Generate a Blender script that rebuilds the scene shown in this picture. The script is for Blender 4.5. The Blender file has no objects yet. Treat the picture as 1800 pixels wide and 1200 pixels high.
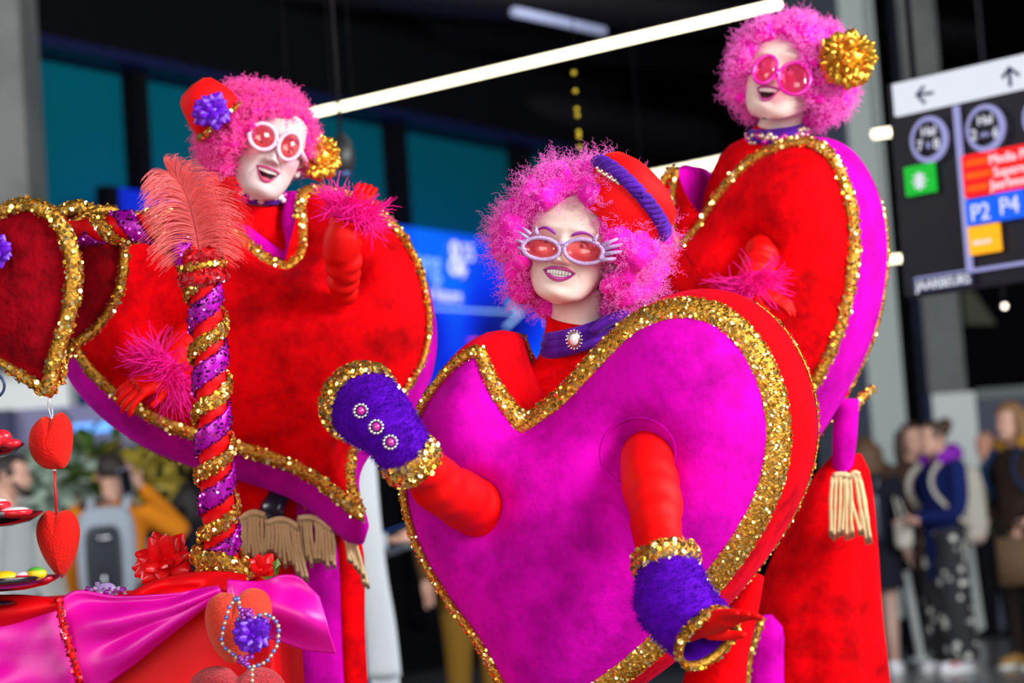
import bpy, math, random
import numpy as np
from mathutils import Matrix, Vector, Euler
random.seed(7); rng = np.random.default_rng(7)
S = bpy.context.scene; COL = S.collection

# ------------------------------------------------------------------ camera, world, lights, exposure
FPX = 4250.0
TH = math.atan(330 / FPX); PHI = 0.07
CAM = np.array([0, 0, 1.1])
Fw = np.array([0, math.cos(TH), math.sin(TH)])
R0 = np.array([1.0, 0, 0]); U0 = np.array([0, -math.sin(TH), math.cos(TH)])
Rt = math.cos(PHI) * R0 - math.sin(PHI) * U0
Up = math.cos(PHI) * U0 + math.sin(PHI) * R0
cd = bpy.data.cameras.new('camera'); cam = bpy.data.objects.new('camera', cd); COL.objects.link(cam)
cd.sensor_width = 36; cd.lens = 36 * FPX / 1800; cd.clip_end = 200
M3 = Matrix((Rt, Up, -Fw)).transposed()
cam.matrix_world = Matrix.Translation(CAM) @ M3.to_4x4()
cd.dof.use_dof = True; cd.dof.focus_distance = 4.42; cd.dof.aperture_fstop = 3.3
S.camera = cam
S.view_settings.view_transform = 'Standard'; S.view_settings.look = 'None'
S.view_settings.gamma = 1; S.view_settings.use_curve_mapping = False
S.view_settings.exposure = 0.35

w = bpy.data.worlds.new('hall_ambient'); S.world = w; w.use_nodes = True
w.node_tree.nodes['Background'].inputs[0].default_value = (0.75, 0.85, 1.0, 1)
w.node_tree.nodes['Background'].inputs[1].default_value = 0.12

def area(name, loc, target, sx, sy, power, col=(1, 1, 1)):
    l = bpy.data.lights.new(name, 'AREA'); l.shape = 'RECTANGLE'; l.size = sx; l.size_y = sy
    l.energy = power; l.color = col
    o = bpy.data.objects.new(name, l); COL.objects.link(o)
    o.location = loc
    o.rotation_euler = (Vector(target) - Vector(loc)).to_track_quat('-Z', 'Y').to_euler()
    return o
area('daylight_window_right', (5.0, 1.6, 3.8), (0.0, 5.0, 1.4), 3.5, 3.0, 640, (0.95, 0.97, 1.0))
area('daylight_window_front', (-1.4, -2.6, 2.5), (0.0, 4.8, 1.4), 5.0, 4.2, 250, (1.0, 0.98, 0.95))
area('daylight_fill_far', (7.5, 7.0, 5.0), (3.0, 16.0, 1.0), 4, 4, 620, (0.9, 0.97, 1.0))  # added fill for the far visitors and pale column, beyond the front windows' reach
area('hall_fill_left', (-7.5, 6.5, 4.5), (-3.0, 14.0, 1.2), 4, 3, 380, (0.95, 0.98, 1.0))  # added fill that brightens the left background, no entrance modelled

def P(px, py, d):
    return CAM + d * (Fw + (px - 900) / FPX * Rt + (600 - py) / FPX * Up)
def ray(px, py):
    return Fw + (px - 900) / FPX * Rt + (600 - py) / FPX * Up
def PL(px, py, O, N):                       # pixel ray meets the plane through O with normal N
    r = ray(px, py); return CAM + r * (np.dot(O - CAM, N) / np.dot(r, N))
def PZ(px, py, z):                          # pixel ray meets height z
    r = ray(px, py); return CAM + r * ((z - CAM[2]) / r[2])
def nz(v):
    v = np.asarray(v, float); return v / (np.linalg.norm(v) + 1e-12)

# ------------------------------------------------------------------ materials
MATS = {}
def mat(name, col, rough=0.5, metal=0.0, spec=0.5, mott=None, bump=None, sheen=0.0, sheen_tint=None, emis=0.0, coat=0.0, sss=0.0, tone=None, trans=0.0, alpha=1.0):
    """col linear rgb; mott=(scale, dark factor, detail); bump=(scale, strength); tone=(attribute, colour2)"""
    if name in MATS: return MATS[name]
    m = bpy.data.materials.new(name); m.use_nodes = True; nt = m.node_tree
    b = nt.nodes['Principled BSDF']
    c4 = (*col, 1)
    b.inputs['Base Color'].default_value = c4
    b.inputs['Roughness'].default_value = rough; b.inputs['Metallic'].default_value = metal
    b.inputs['Specular IOR Level'].default_value = spec
    if sheen:
        b.inputs['Sheen Weight'].default_value = sheen
        b.inputs['Sheen Roughness'].default_value = 0.4
        b.inputs['Sheen Tint'].default_value = (*(sheen_tint or col), 1)
    if emis:
        b.inputs['Emission Color'].default_value = c4; b.inputs['Emission Strength'].default_value = emis
    if coat: b.inputs['Coat Weight'].default_value = coat
    if sss:
        b.inputs['Subsurface Weight'].default_value = sss
        b.inputs['Subsurface Radius'].default_value = (0.01, 0.004, 0.002)
        b.inputs['Subsurface Scale'].default_value = 1.0
    if trans: b.inputs['Transmission Weight'].default_value = trans
    tc = nt.nodes.new('ShaderNodeTexCoord')
    src = None
    if mott:
        n = nt.nodes.new('ShaderNodeTexNoise'); n.inputs['Scale'].default_value = mott[0]
        n.inputs['Detail'].default_value = mott[2] if len(mott) > 2 else 6; n.inputs['Roughness'].default_value = 0.65
        nt.links.new(tc.outputs['Object'], n.inputs['Vector'])
        r = nt.nodes.new('ShaderNodeValToRGB')
        r.color_ramp.elements[0].position = 0.33; r.color_ramp.elements[1].position = 0.58
        r.color_ramp.elements[0].color = (*[c * mott[1] for c in col], 1); r.color_ramp.elements[1].color = c4
        nt.links.new(n.outputs['Fac'], r.inputs['Fac']); src = r.outputs['Color']
    if tone:
        a = nt.nodes.new('ShaderNodeAttribute'); a.attribute_name = tone[0]
        mx = nt.nodes.new('ShaderNodeMix'); mx.data_type = 'RGBA'
        nt.links.new(a.outputs['Fac'], mx.inputs[0])
        if src: nt.links.new(src, mx.inputs[6])
        else: mx.inputs[6].default_value = c4
        mx.inputs[7].default_value = (*tone[1], 1); src = mx.outputs[2]
    if src: nt.links.new(src, b.inputs['Base Color'])
    if bump:
        n = nt.nodes.new('ShaderNodeTexNoise'); n.inputs['Scale'].default_value = bump[0]; n.inputs['Detail'].default_value = 5
        nt.links.new(tc.outputs['Object'], n.inputs['Vector'])
        bp = nt.nodes.new('ShaderNodeBump'); bp.inputs['Strength'].default_value = bump[1]; bp.inputs['Distance'].default_value = 0.01
        nt.links.new(n.outputs['Fac'], bp.inputs['Height']); nt.links.new(bp.outputs['Normal'], b.inputs['Normal'])
    MATS[name] = m
    return m

RED = (0.78, 0.0, 0.003); MAG = (0.66, 0.0, 0.42)
velvet_red = mat('crushed_velvet_red', RED, 0.85, spec=0.05, mott=(13, 0.42, 8), bump=(30, 0.35), sheen=0.22, sheen_tint=(1, 0.02, 0.12))
velvet_mag = mat('crushed_velvet_magenta', MAG, 0.85, spec=0.06, mott=(10, 0.52, 8), bump=(30, 0.3), sheen=0.25, sheen_tint=(0.9, 0.02, 0.9))
felt_dark = mat('dark_red_pile', (0.30, 0.0, 0.006), 0.9, spec=0.08, mott=(26, 0.45, 8), bump=(60, 0.5), sheen=0.2, sheen_tint=(0.7, 0, 0.02))
jersey_red = mat('red_jersey', (0.82, 0.0, 0.0), 0.6, spec=0.2, bump=(25, 0.25))
satin_red = mat('red_satin', (0.80, 0.0, 0.004), 0.55, spec=0.2, bump=(6, 0.15))
satin_mag = mat('magenta_satin', (0.78, 0.0, 0.36), 0.38, spec=0.4, mott=(5, 0.75, 3), bump=(9, 0.25))
felt_red = mat('red_felt', (0.84, 0.014, 0.010), 0.95, spec=0.1, mott=(240, 0.8, 2), bump=(220, 0.5), sheen=0.4, sheen_tint=(1, 0.25, 0.15))
gold_base = mat('gold_ribbon', (0.55, 0.26, 0.03), 0.42, metal=0.85, bump=(120, 0.6))
seq_gold = mat('gold_sequin', (0.90, 0.52, 0.05), 0.2, metal=0.92, tone=('tone', (1.0, 0.82, 0.42)))
seq_red = mat('red_sequin', (0.5, 0.0, 0.01), 0.2, metal=0.6, tone=('tone', (0.9, 0.12, 0.15)))
seq_mag = mat('magenta_sequin_cloth', (0.52, 0.0, 0.50), 0.35, metal=0.3, spec=0.6, bump=(40, 0.3))
seq_dark = mat('dark_sequin', (0.16, 0.0, 0.2), 0.15, metal=0.9, tone=('tone', (0.85, 0.2, 0.85)))
skin_pale = mat('powdered_skin', (0.80, 0.60, 0.52), 0.6, spec=0.22, sss=0.15, tone=('blush', (0.78, 0.16, 0.24)))
skin_white = mat('white_made_up_skin', (0.64, 0.50, 0.48), 0.65, spec=0.18, sss=0.12, tone=('blush', (0.85, 0.28, 0.38)))
skin_bg = mat('skin_visitor', (0.62, 0.34, 0.25), 0.55)
lip_m = mat('plum_lipstick', (0.50, 0.045, 0.30), 0.22, spec=0.6, coat=0.4)
lip_p = mat('pink_lipstick', (0.62, 0.03, 0.20), 0.25, spec=0.6, coat=0.4)
tooth_m = mat('tooth_enamel', (0.86, 0.83, 0.76), 0.2, spec=0.6)
mouth_m = mat('mouth_inside', (0.05, 0.004, 0.006), 0.5)
tongue_m = mat('tongue', (0.5, 0.07, 0.09), 0.35)
eye_m = mat('eye_white', (0.8, 0.78, 0.76), 0.15)
iris_m = mat('iris_dark', (0.05, 0.025, 0.015), 0.1)
lash_m = mat('black_lash', (0.01, 0.008, 0.012), 0.6)
brow_m = mat('purple_brow_paint', (0.32, 0.02, 0.38), 0.5)
wig_m = mat('pink_wig', (0.95, 0.012, 0.50), 0.75, spec=0.15, mott=(28, 0.55, 6), bump=(70, 0.5), sheen=0.5, sheen_tint=(1, 0.25, 0.75))
fuzz_m = mat('pink_wig_fuzz', (0.96, 0.17, 0.66), 0.6, spec=0.25)
wig2_m = mat('rose_wig', (0.93, 0.015, 0.33), 0.75, spec=0.15, mott=(35, 0.5, 6), bump=(90, 0.5), sheen=0.5, sheen_tint=(1, 0.3, 0.6))
fuzz2_m = mat('rose_wig_fuzz', (0.95, 0.09, 0.42), 0.6, spec=0.25)
purple_v = mat('purple_velvet', (0.09, 0.006, 0.34), 0.75, spec=0.2, mott=(30, 0.5), bump=(40, 0.4), sheen=0.5, sheen_tint=(0.4, 0.2, 1))
purple_f = mat('purple_fleece', (0.10, 0.0, 0.44), 0.85, spec=0.1, mott=(40, 0.6), sheen=0.3, sheen_tint=(0.3, 0.05, 1))
purple_p = mat('purple_petal', (0.14, 0.005, 0.55), 0.45, spec=0.5)
hat_red = mat('red_hat_velour', (0.85, 0.0, 0.002), 0.7, spec=0.2, sheen=0.3, sheen_tint=(1, 0.1, 0.05))
frame_l = mat('lilac_glitter_frame', (0.62, 0.42, 0.74), 0.28, spec=0.7, mott=(400, 0.7, 2), bump=(500, 0.5))
frame_w = mat('pearly_pink_frame', (0.85, 0.55, 0.72), 0.25, spec=0.7)
frame_p = mat('hot_pink_frame', (0.85, 0.02, 0.42), 0.2, spec=0.7, mott=(300, 0.7, 2))
silver = mat('silver', (0.7, 0.7, 0.72), 0.25, metal=1.0)
pearl_w = mat('pearl_white', (0.8, 0.74, 0.76), 0.2, spec=0.8, coat=0.5)
bead_blue = mat('bead_blue_pearl', (0.16, 0.20, 0.62), 0.15, metal=0.5, coat=0.6)
bead_champ = mat('bead_champagne', (0.66, 0.52, 0.36), 0.18, metal=0.6, coat=0.5)
bead_plum = mat('bead_plum', (0.25, 0.01, 0.32), 0.15, coat=0.7)
jewel_pink = mat('jewel_pink', (0.6, 0.01, 0.3), 0.08, coat=1)
fringe_m = mat('tan_fringe', (0.78, 0.58, 0.29), 0.7, bump=(150, 0.3), mott=(60, 0.8))
feather_r = mat('red_feather', (0.88, 0.02, 0.03), 0.6, spec=0.2)
feather_c = mat('coral_feather', (0.95, 0.19, 0.19), 0.6, spec=0.2)
feather_p = mat('pink_feather', (0.92, 0.006, 0.30), 0.6, spec=0.2)
feather_s = mat('feather_shaft', (0.45, 0.02, 0.05), 0.5)
navy_satin = mat('black_satin', (0.01, 0.012, 0.03), 0.3, spec=0.6)
wire_m = mat('clear_wire', (0.75, 0.75, 0.78), 0.2, metal=0.6)
ribbon_m = mat('red_ribbon', (0.7, 0.0, 0.01), 0.4)
petal_r = mat('red_petal', (0.80, 0.004, 0.008), 0.3, spec=0.5)
plate_m = mat('black_plate', (0.008, 0.006, 0.010), 0.12, spec=0.7, coat=0.5)
def lens_mat(name, col, gl=0.10):
    m = bpy.data.materials.new(name); m.use_nodes = True; nt = m.node_tree
    out = nt.nodes['Material Output']; nt.nodes.remove(nt.nodes['Principled BSDF'])
    t = nt.nodes.new('ShaderNodeBsdfTransparent'); t.inputs[0].default_value = (*col, 1)
    d = nt.nodes.new('ShaderNodeBsdfDiffuse'); d.inputs[0].default_value = (col[0], col[1] * 0.3, col[2] * 0.4, 1)
    g = nt.nodes.new('ShaderNodeBsdfGlossy'); g.inputs['Roughness'].default_value = 0.05
    m1 = nt.nodes.new('ShaderNodeMixShader'); m1.inputs[0].default_value = 0.16
    m2 = nt.nodes.new('ShaderNodeMixShader'); m2.inputs[0].default_value = gl
    nt.links.new(t.outputs[0], m1.inputs[1]); nt.links.new(d.outputs[0], m1.inputs[2])
    nt.links.new(m1.outputs[0], m2.inputs[1]); nt.links.new(g.outputs[0], m2.inputs[2])
    nt.links.new(m2.outputs[0], out.inputs['Surface'])
    return m
lens_red = lens_mat('red_tinted_lens', (1.0, 0.52, 0.50), 0.07)
lens_pink = lens_mat('pink_tinted_lens', (1.0, 0.36, 0.62), 0.07)

# ------------------------------------------------------------------ object helpers
ORG = {}
def tag(o, label=None, cat=None, group=None, kind=None):
    if label: o['label'] = label
    if cat: o['category'] = cat
    if group: o['group'] = group
    if kind: o['kind'] = kind
    return o
def thing(name, label, cat, loc, group=None):
    o = bpy.data.objects.new(name, None); COL.objects.link(o); o.location = loc
    o.empty_display_size = 0.1
    ORG[o.name] = np.array(loc, float); return tag(o, label, cat, group)
def link(name, data, parent, org):
    o = bpy.data.objects.new(name, data); COL.objects.link(o)
    if parent: o.parent = parent
    ORG[o.name] = org; return o
def meshobj(name, V, Fc, m, parent=None, smooth=True, mi=None, attrs=None, label=None, kind=None):
    V = np.asarray(V, float)
    org = ORG[parent.name] if parent else np.zeros(3)
    me = bpy.data.meshes.new(name)
    me.from_pydata((V - org).tolist(), [], Fc)
    for mm in (m if isinstance(m, (list, tuple)) else [m]): me.materials.append(mm)
    if mi is not None: me.polygons.foreach_set('material_index', np.asarray(mi, np.int32))
    if smooth: me.polygons.foreach_set('use_smooth', np.ones(len(me.polygons), bool))
    for k, v in (attrs or {}).items():
        a = me.attributes.new(k, 'FLOAT', 'POINT'); a.data.foreach_set('value', np.asarray(v, np.float32))
    me.update()
    o = link(name, me, parent, org)
    return tag(o, label, None, None, kind)
def child(name, me, parent, mtx=None, label=None):      # shared mesh, placed in world by mtx
    o = link(name, me, parent, ORG[parent.name])
    if mtx is not None: o.matrix_local = Matrix.Translation(-ORG[parent.name]) @ mtx
    if label: o['label'] = label
    return o
def struct(o):
    o['kind'] = 'structure'; return o

def cr(pts, n, closed=False):               # Catmull-Rom through pts, n samples, even arc length
    p = np.asarray(pts, float); k = len(p)
    if k == 2 and not closed:
        t = np.linspace(0, 1, n)[:, None]; return p[0] * (1 - t) + p[1] * t
    out = []
    segs = k if closed else k - 1
    for i in range(segs):
        if closed: a, b, c, d = p[(i - 1) % k], p[i], p[(i + 1) % k], p[(i + 2) % k]
        else:
            b, c = p[i], p[i + 1]; a = p[i - 1] if i else 2 * b - c; d = p[i + 2] if i + 2 < k else 2 * c - b
        t = np.linspace(0, 1, 24, endpoint=False)[:, None]
        out.append(0.5 * (2 * b + (c - a) * t + (2 * a - 5 * b + 4 * c - d) * t ** 2 + (3 * b - a - 3 * c + d) * t ** 3))
    q = np.vstack(out + [p[:1] if closed else p[-1:]])
    s = np.r_[0, np.cumsum(np.linalg.norm(np.diff(q[:, :3], axis=0), axis=1))]
    u = np.linspace(0, s[-1], n, endpoint=not closed)
    return np.stack([np.interp(u, s, q[:, j]) for j in range(q.shape[1])], 1)
def frames(path, closed=False, up=None):
    n = len(path)
    if closed: T = np.roll(path, -1, 0) - np.roll(path, 1, 0)
    else: T = np.gradient(path, axis=0)
    T = T / (np.linalg.norm(T, axis=1)[:, None] + 1e-12)
    A = np.zeros_like(T)
    a = np.array(up, float) if up is not None else (np.array([0, 0, 1.0]) if abs(T[0][2]) < 0.9 else np.array([0, -1.0, 0]))
    for i in range(n):
        if up is not None: a = np.array(up, float)
        a = nz(a - T[i] * np.dot(a, T[i])); A[i] = a
    return T, A, np.cross(T, A)
def ico(sub=1, cache={}):
    if sub not in cache:
        import bmesh
        b = bmesh.new(); bmesh.ops.create_icosphere(b, subdivisions=sub, radius=1)
        cache[sub] = (np.array([v.co[:] for v in b.verts]), [[v.index for v in f.verts] for f in b.faces]); b.free()
    return cache[sub]
class MB:
    def __init__(s): s.V = []; s.F = []; s.n = 0; s.mi = []
    def add(s, V, Fc, mi=0):
        V = np.asarray(V, float); s.V.append(V); s.F += [[i + s.n for i in f] for f in Fc]; s.mi += [mi] * len(Fc); s.n += len(V); return s
    def tube(s, path, rad, n=12, closed=False, caps=True, up=None, flat=1.0, mi=0, smoothn=None):
        """rad number or list; flat scales the second axis"""
        path = np.asarray(path, float)
        if np.ndim(rad) == 0: rad = [rad] * len(path)
        rad = np.asarray(rad, float)
        if smoothn and not closed:
            q = cr(np.c_[path, rad], smoothn); path, rad = q[:, :3], q[:, 3]
        k = len(path); T, A, B = frames(path, closed, up)
        th = np.linspace(0, 2 * np.pi, n, endpoint=False)
        V = path[:, None] + rad[:, None, None] * (np.cos(th)[None, :, None] * B[:, None] + flat * np.sin(th)[None, :, None] * A[:, None])
        V = V.reshape(-1, 3); Fc = []
        for i in range(k if closed else k - 1):
            i2 = (i + 1) % k
            for j in range(n):
                j2 = (j + 1) % n; Fc.append([i * n + j, i * n + j2, i2 * n + j2, i2 * n + j])
        if caps and not closed:
            Fc.append(list(range(n))[::-1]); Fc.append([(k - 1) * n + j for j in range(n)])
        return s.add(V, Fc, mi)
    def ball(s, c, r, sub=2, axes=None, mi=0):
        V, Fc = ico(sub); r = np.array([r] * 3 if np.ndim(r) == 0 else r, float)
        v = V * r
        if axes is not None: v = v @ np.asarray(axes, float)
        return s.add(v + np.asarray(c, float), Fc, mi)
    def box(s, c, h, axes=None, mi=0):
        V = np.array([[x, y, z] for x in (-1, 1) for y in (-1, 1) for z in (-1, 1)], float) * np.asarray(h, float)
        if axes is not None: V = V @ np.asarray(axes, float)
        return s.add(V + np.asarray(c, float), [[0, 1, 3, 2], [4, 6, 7, 5], [0, 4, 5, 1], [2, 3, 7, 6], [0, 2, 6, 4], [1, 5, 7, 3]], mi)
    def lathe(s, c, axis, prof, n=32, mi=0, x=None):
        """prof: (radius, height along axis)"""
        axis = nz(axis); a = nz(np.cross(axis, x if x is not None else ([0, 1, 0] if abs(axis[1]) < 0.9 else [1, 0, 0]))); b = np.cross(axis, a)
        th = np.linspace(0, 2 * np.pi, n, endpoint=False); V = []
        for r, h in prof: V.append(np.asarray(c) + h * axis + r * (np.cos(th)[:, None] * a + np.sin(th)[:, None] * b))
        Fc = [[i * n + j, i * n + (j + 1) % n, (i + 1) * n + (j + 1) % n, (i + 1) * n + j] for i in range(len(prof) - 1) for j in range(n)]
        return s.add(np.vstack(V), Fc, mi)
    def build(s, name, m, parent=None, smooth=True, label=None, kind=None, attrs=None):
        return meshobj(name, np.vstack(s.V), s.F, m, parent, smooth, s.mi if isinstance(m, (list, tuple)) else None, attrs, label, kind)
    def merged(s, name, m, parent, voxel=0.01, smooth=4, label=None):      # one continuous skin out of overlapping volumes
        org = ORG[parent.name]
        me = bpy.data.meshes.new('tmp'); me.from_pydata((np.vstack(s.V) - org).tolist(), [], s.F)
        t = bpy.data.objects.new('tmp', me); COL.objects.link(t)
        r = t.modifiers.new('r', 'REMESH'); r.mode = 'VOXEL'; r.voxel_size = voxel; r.use_smooth_shade = True
        q = t.modifiers.new('s', 'SMOOTH'); q.factor = 0.5; q.iterations = smooth
        dg = bpy.context.evaluated_depsgraph_get()
        me2 = bpy.data.meshes.new_from_object(t.evaluated_get(dg)); me2.name = name
        bpy.data.objects.remove(t); bpy.data.meshes.remove(me)
        me2.materials.clear(); me2.materials.append(m)
        me2.polygons.foreach_set('use_smooth', np.ones(len(me2.polygons), bool))
        o = link(name, me2, parent, org)
        if label: o['label'] = label
        return o
def sample(o, n, seed=0, jitter=0):         # n random points with normals on a mesh object, world
    r = np.random.default_rng(seed); me = o.data; me.calc_loop_triangles()
    nv = len(me.vertices); v = np.empty(nv * 3); me.vertices.foreach_get('co', v); v = v.reshape(-1, 3)
    t = np.empty(len(me.loop_triangles) * 3, np.int32); me.loop_triangles.foreach_get('vertices', t); t = t.reshape(-1, 3)
    a, b, c = v[t[:, 0]], v[t[:, 1]], v[t[:, 2]]
    cr_ = np.cross(b - a, c - a); ar = np.linalg.norm(cr_, axis=1); i = r.choice(len(t), n, p=ar / ar.sum())
    u1, u2 = r.random(n), r.random(n); f = u1 + u2 > 1; u1[f] = 1 - u1[f]; u2[f] = 1 - u2[f]
    p = a[i] + u1[:, None] * (b - a)[i] + u2[:, None] * (c - a)[i]
    return p + ORG[o.name], cr_[i] / (ar[i][:, None] + 1e-12)
def strands(name, pts, rad, m, parent, label=None, tip=0.4):       # pts (N, K, 3) world
    N, K, _ = pts.shape; org = ORG[parent.name]
    hc = bpy.data.hair_curves.new(name); hc.add_curves([K] * N)
    hc.attributes['position'].data.foreach_set('vector', (pts - org).astype(np.float32).ravel())
    ra = hc.attributes.get('radius') or hc.attributes.new('radius', 'FLOAT', 'POINT')
    prof = np.linspace(1, tip, K)[None] * (np.asarray(rad).reshape(-1, 1) if np.ndim(rad) else rad) * np.ones((N, 1))
    ra.data.foreach_set('value', prof.astype(np.float32).ravel())
    hc.materials.append(m)
    o = link(name, hc, parent, org); o['kind'] = 'stuff'
    if label: o['label'] = label
    return o
def perp(d, r):
    a = np.cross(d, r.normal(size=d.shape)); a /= np.linalg.norm(a, axis=1)[:, None] + 1e-9
    return a, np.cross(d, a)
def curls(name, roots, dirs, length, coil, turns, K, rad, m, parent, seed=0, droop=0.0):
    r = np.random.default_rng(seed); N = len(roots)
    d = dirs + r.normal(scale=0.45, size=dirs.shape); d /= np.linalg.norm(d, axis=1)[:, None]
    a, b = perp(d, r); t = np.linspace(0, 1, K)[None, :, None]
    L = length * r.uniform(0.5, 1.25, (N, 1, 1)); ph = r.uniform(0, 6.28, (N, 1, 1)); tr = turns * r.uniform(0.6, 1.4, (N, 1, 1))
    cw = coil * r.uniform(0.5, 1.4, (N, 1, 1)) * np.minimum(1, t * 4)
    bend, _ = perp(d, r)
    p = roots[:, None] + d[:, None] * L * t + cw * (np.cos(ph + 6.28 * tr * t) * a[:, None] + np.sin(ph + 6.28 * tr * t) * b[:, None]) + bend[:, None] * L * 0.35 * t ** 2
    p[:, :, 2] -= droop * L[:, :, 0] * t[:, :, 0] ** 2
    return strands(name, p, rad, m, parent)
def sequins(name, pts, nrm, size, m, parent, seed=0, tilt=0.5):
    r = np.random.default_rng(seed); N = len(pts)
    n = nrm + r.normal(scale=tilt, size=nrm.shape); n /= np.linalg.norm(n, axis=1)[:, None]
    a, b = perp(n, r); k = 6; th = np.arange(k) / k * 6.283
    sz = size * r.uniform(0.75, 1.2, (N, 1, 1))
    V = (pts + nrm * size * 0.4)[:, None] + sz * (np.cos(th)[None, :, None] * a[:, None] + np.sin(th)[None, :, None] * b[:, None])
    Fc = (np.arange(N)[:, None] * k + np.arange(k)[None]).tolist()
    tone = np.repeat(np.clip(r.normal(0.35, 0.35, N), 0, 1), k)
    return meshobj(name, V.reshape(-1, 3), Fc, m, parent, False, attrs={'tone': tone}, kind='stuff')
def trim(name, path, nrm, wid, thick, parent, closed=True, size=0.0032, dens=0.55, seed=0, base=None, sm=None, label=None):
    """a flattened padded ribbon along path, nrm = the way it faces, covered in sequins"""
    path = np.asarray(path, float); k = len(path); T, _, _ = frames(path, closed)
    nrm = np.asarray(nrm, float) * np.ones((k, 1)); nrm = nrm - T * np.sum(nrm * T, 1)[:, None]; nrm /= np.linalg.norm(nrm, axis=1)[:, None] + 1e-9
    Bn = np.cross(T, nrm); wid = np.asarray(wid) * np.ones(k); m = 10; th = np.arange(m) / m * 6.283
    V = path[:, None] + wid[:, None, None] * np.cos(th)[None, :, None] * Bn[:, None] + thick * np.sin(th)[None, :, None] * nrm[:, None]
    Fc = [[i * m + j, i * m + (j + 1) % m, ((i + 1) % k) * m + (j + 1) % m, ((i + 1) % k) * m + j] for i in range(k if closed else k - 1) for j in range(m)]
    o = meshobj(name, V.reshape(-1, 3), Fc, base or gold_base, parent, label=label)
    seg = np.linalg.norm(np.diff(np.vstack([path, path[:1]]) if closed else path, axis=0), axis=1)
    areas = seg * 2 * wid[:len(seg)] * 1.25
    N = int(areas.sum() / (size * size * 3.0) * dens * 1.9); r = np.random.default_rng(seed + 5)
    i = r.choice(len(seg), N, p=areas / areas.sum()); f = r.random(N)[:, None]; i2 = (i + 1) % k
    c = path[i] * (1 - f) + path[i2] * f; a = r.uniform(-0.25, np.pi + 0.25, N)
    pt = c + (wid[i] * np.cos(a))[:, None] * Bn[i] + (thick * np.sin(a))[:, None] * nrm[i]
    nn = np.cos(a)[:, None] * thick * Bn[i] + np.sin(a)[:, None] * wid[i][:, None] * nrm[i]
    nn /= np.linalg.norm(nn, axis=1)[:, None]
    sequins('sequins', pt, nn, size, sm or seq_gold, o, seed)
    return o
def proto(name, r, sub, m, parent):          # first of a run of beads, its mesh centred on its own origin
    return MB().ball(ORG[parent.name], r, sub).build(name, m, parent)
def text(name, body, o, ux, uz, size, m, parent, align='LEFT', ext=0.002):
    c = bpy.data.curves.new(name, 'FONT'); c.body = body; c.size = size; c.extrude = ext; c.align_x = align; c.align_y = 'CENTER'
    c.materials.append(m); tmp = bpy.data.objects.new('tmp', c); COL.objects.link(tmp)
    me = bpy.data.meshes.new_from_object(tmp.evaluated_get(bpy.context.evaluated_depsgraph_get())); me.name = name
    bpy.data.objects.remove(tmp); bpy.data.curves.remove(c); ob = link(name, me, parent, ORG[parent.name])
    n = np.cross(ux, uz); mt = Matrix((ux, uz, n)).transposed().to_4x4()
    ob.matrix_local = Matrix.Translation(np.asarray(o) - ORG[parent.name]) @ mt
    return ob

# ------------------------------------------------------------------ setting
black_m = mat('matt_black', (0.004, 0.004, 0.006), 0.8, spec=0.1)
duct_m = mat('dark_duct', (0.012, 0.010, 0.014), 0.55, spec=0.3)
navy_m = mat('navy_edge', (0.004, 0.008, 0.06), 0.5)
teal_m = mat('teal_glass_panel', (0.0, 0.14, 0.19), 0.3, spec=0.3)
conc_m = mat('grey_concrete', (0.20, 0.20, 0.19), 0.8, mott=(2, 0.7))
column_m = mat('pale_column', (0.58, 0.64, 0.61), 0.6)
column_d = mat('column_shade_grey', (0.16, 0.18, 0.18), 0.6)  # darker grey that paints the column's shade, shared by the kiosk rail
white_m = mat('white_panel', (0.75, 0.76, 0.74), 0.6)
floor_m = mat('polished_floor', (0.17, 0.165, 0.17), 0.22, spec=0.5, mott=(1.5, 0.75))
counter_m = mat('purple_grey_counter', (0.17, 0.16, 0.30), 0.5)
streak_m = mat('counter_light_line', (0.12, 0.35, 0.9), 0.5, emis=0.7)
lamp_m = mat('lamp_diffuser', (1.0, 0.93, 0.62), 0.5, emis=3.0)
lampd_m = mat('lamp_dim', (0.30, 0.33, 0.50), 0.5, emis=0.35)
olive_m = mat('olive_panel', (0.06, 0.06, 0.03), 0.7)

A0 = P(250, 130, 17.0); zA = A0[2]; B0 = PZ(950, 270, zA)
wd = nz([B0[0] - A0[0], B0[1] - A0[1], 0]); wn = np.array([wd[1], -wd[0], 0])     # along the wall, and towards the camera
def WP(px, py, off=0.0): return PL(px, py, A0 + wn * off, wn)
zup = np.array([0, 0, 1.0])
def wall_box(name, a, b, z0, z1, off, dep, m, parent=None):
    c = (np.array([a[0], a[1], 0]) + np.array([b[0], b[1], 0])) / 2 + wn * off + zup * (z0 + z1) / 2
    L = np.linalg.norm((b - a)[:2]) / 2
    M = MB(); M.box(c, (L, dep / 2, (z1 - z0) / 2), axes=(wd, wn, zup)); return M.build(name, m, parent, smooth=False)
# floor slabs, ceiling
M = MB(); M.box((0, 14, -0.1), (26, 22, 0.1)); floor = struct(M.build('floor', floor_m, smooth=False))
M = MB(); M.box((0, 14, 6.3), (26, 22, 0.1)); struct(M.build('ceiling', black_m, smooth=False))
M = MB(); M.box((0, 33, 3), (26, 0.1, 3.3)); struct(M.build('wall_far', black_m, smooth=False))
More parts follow.
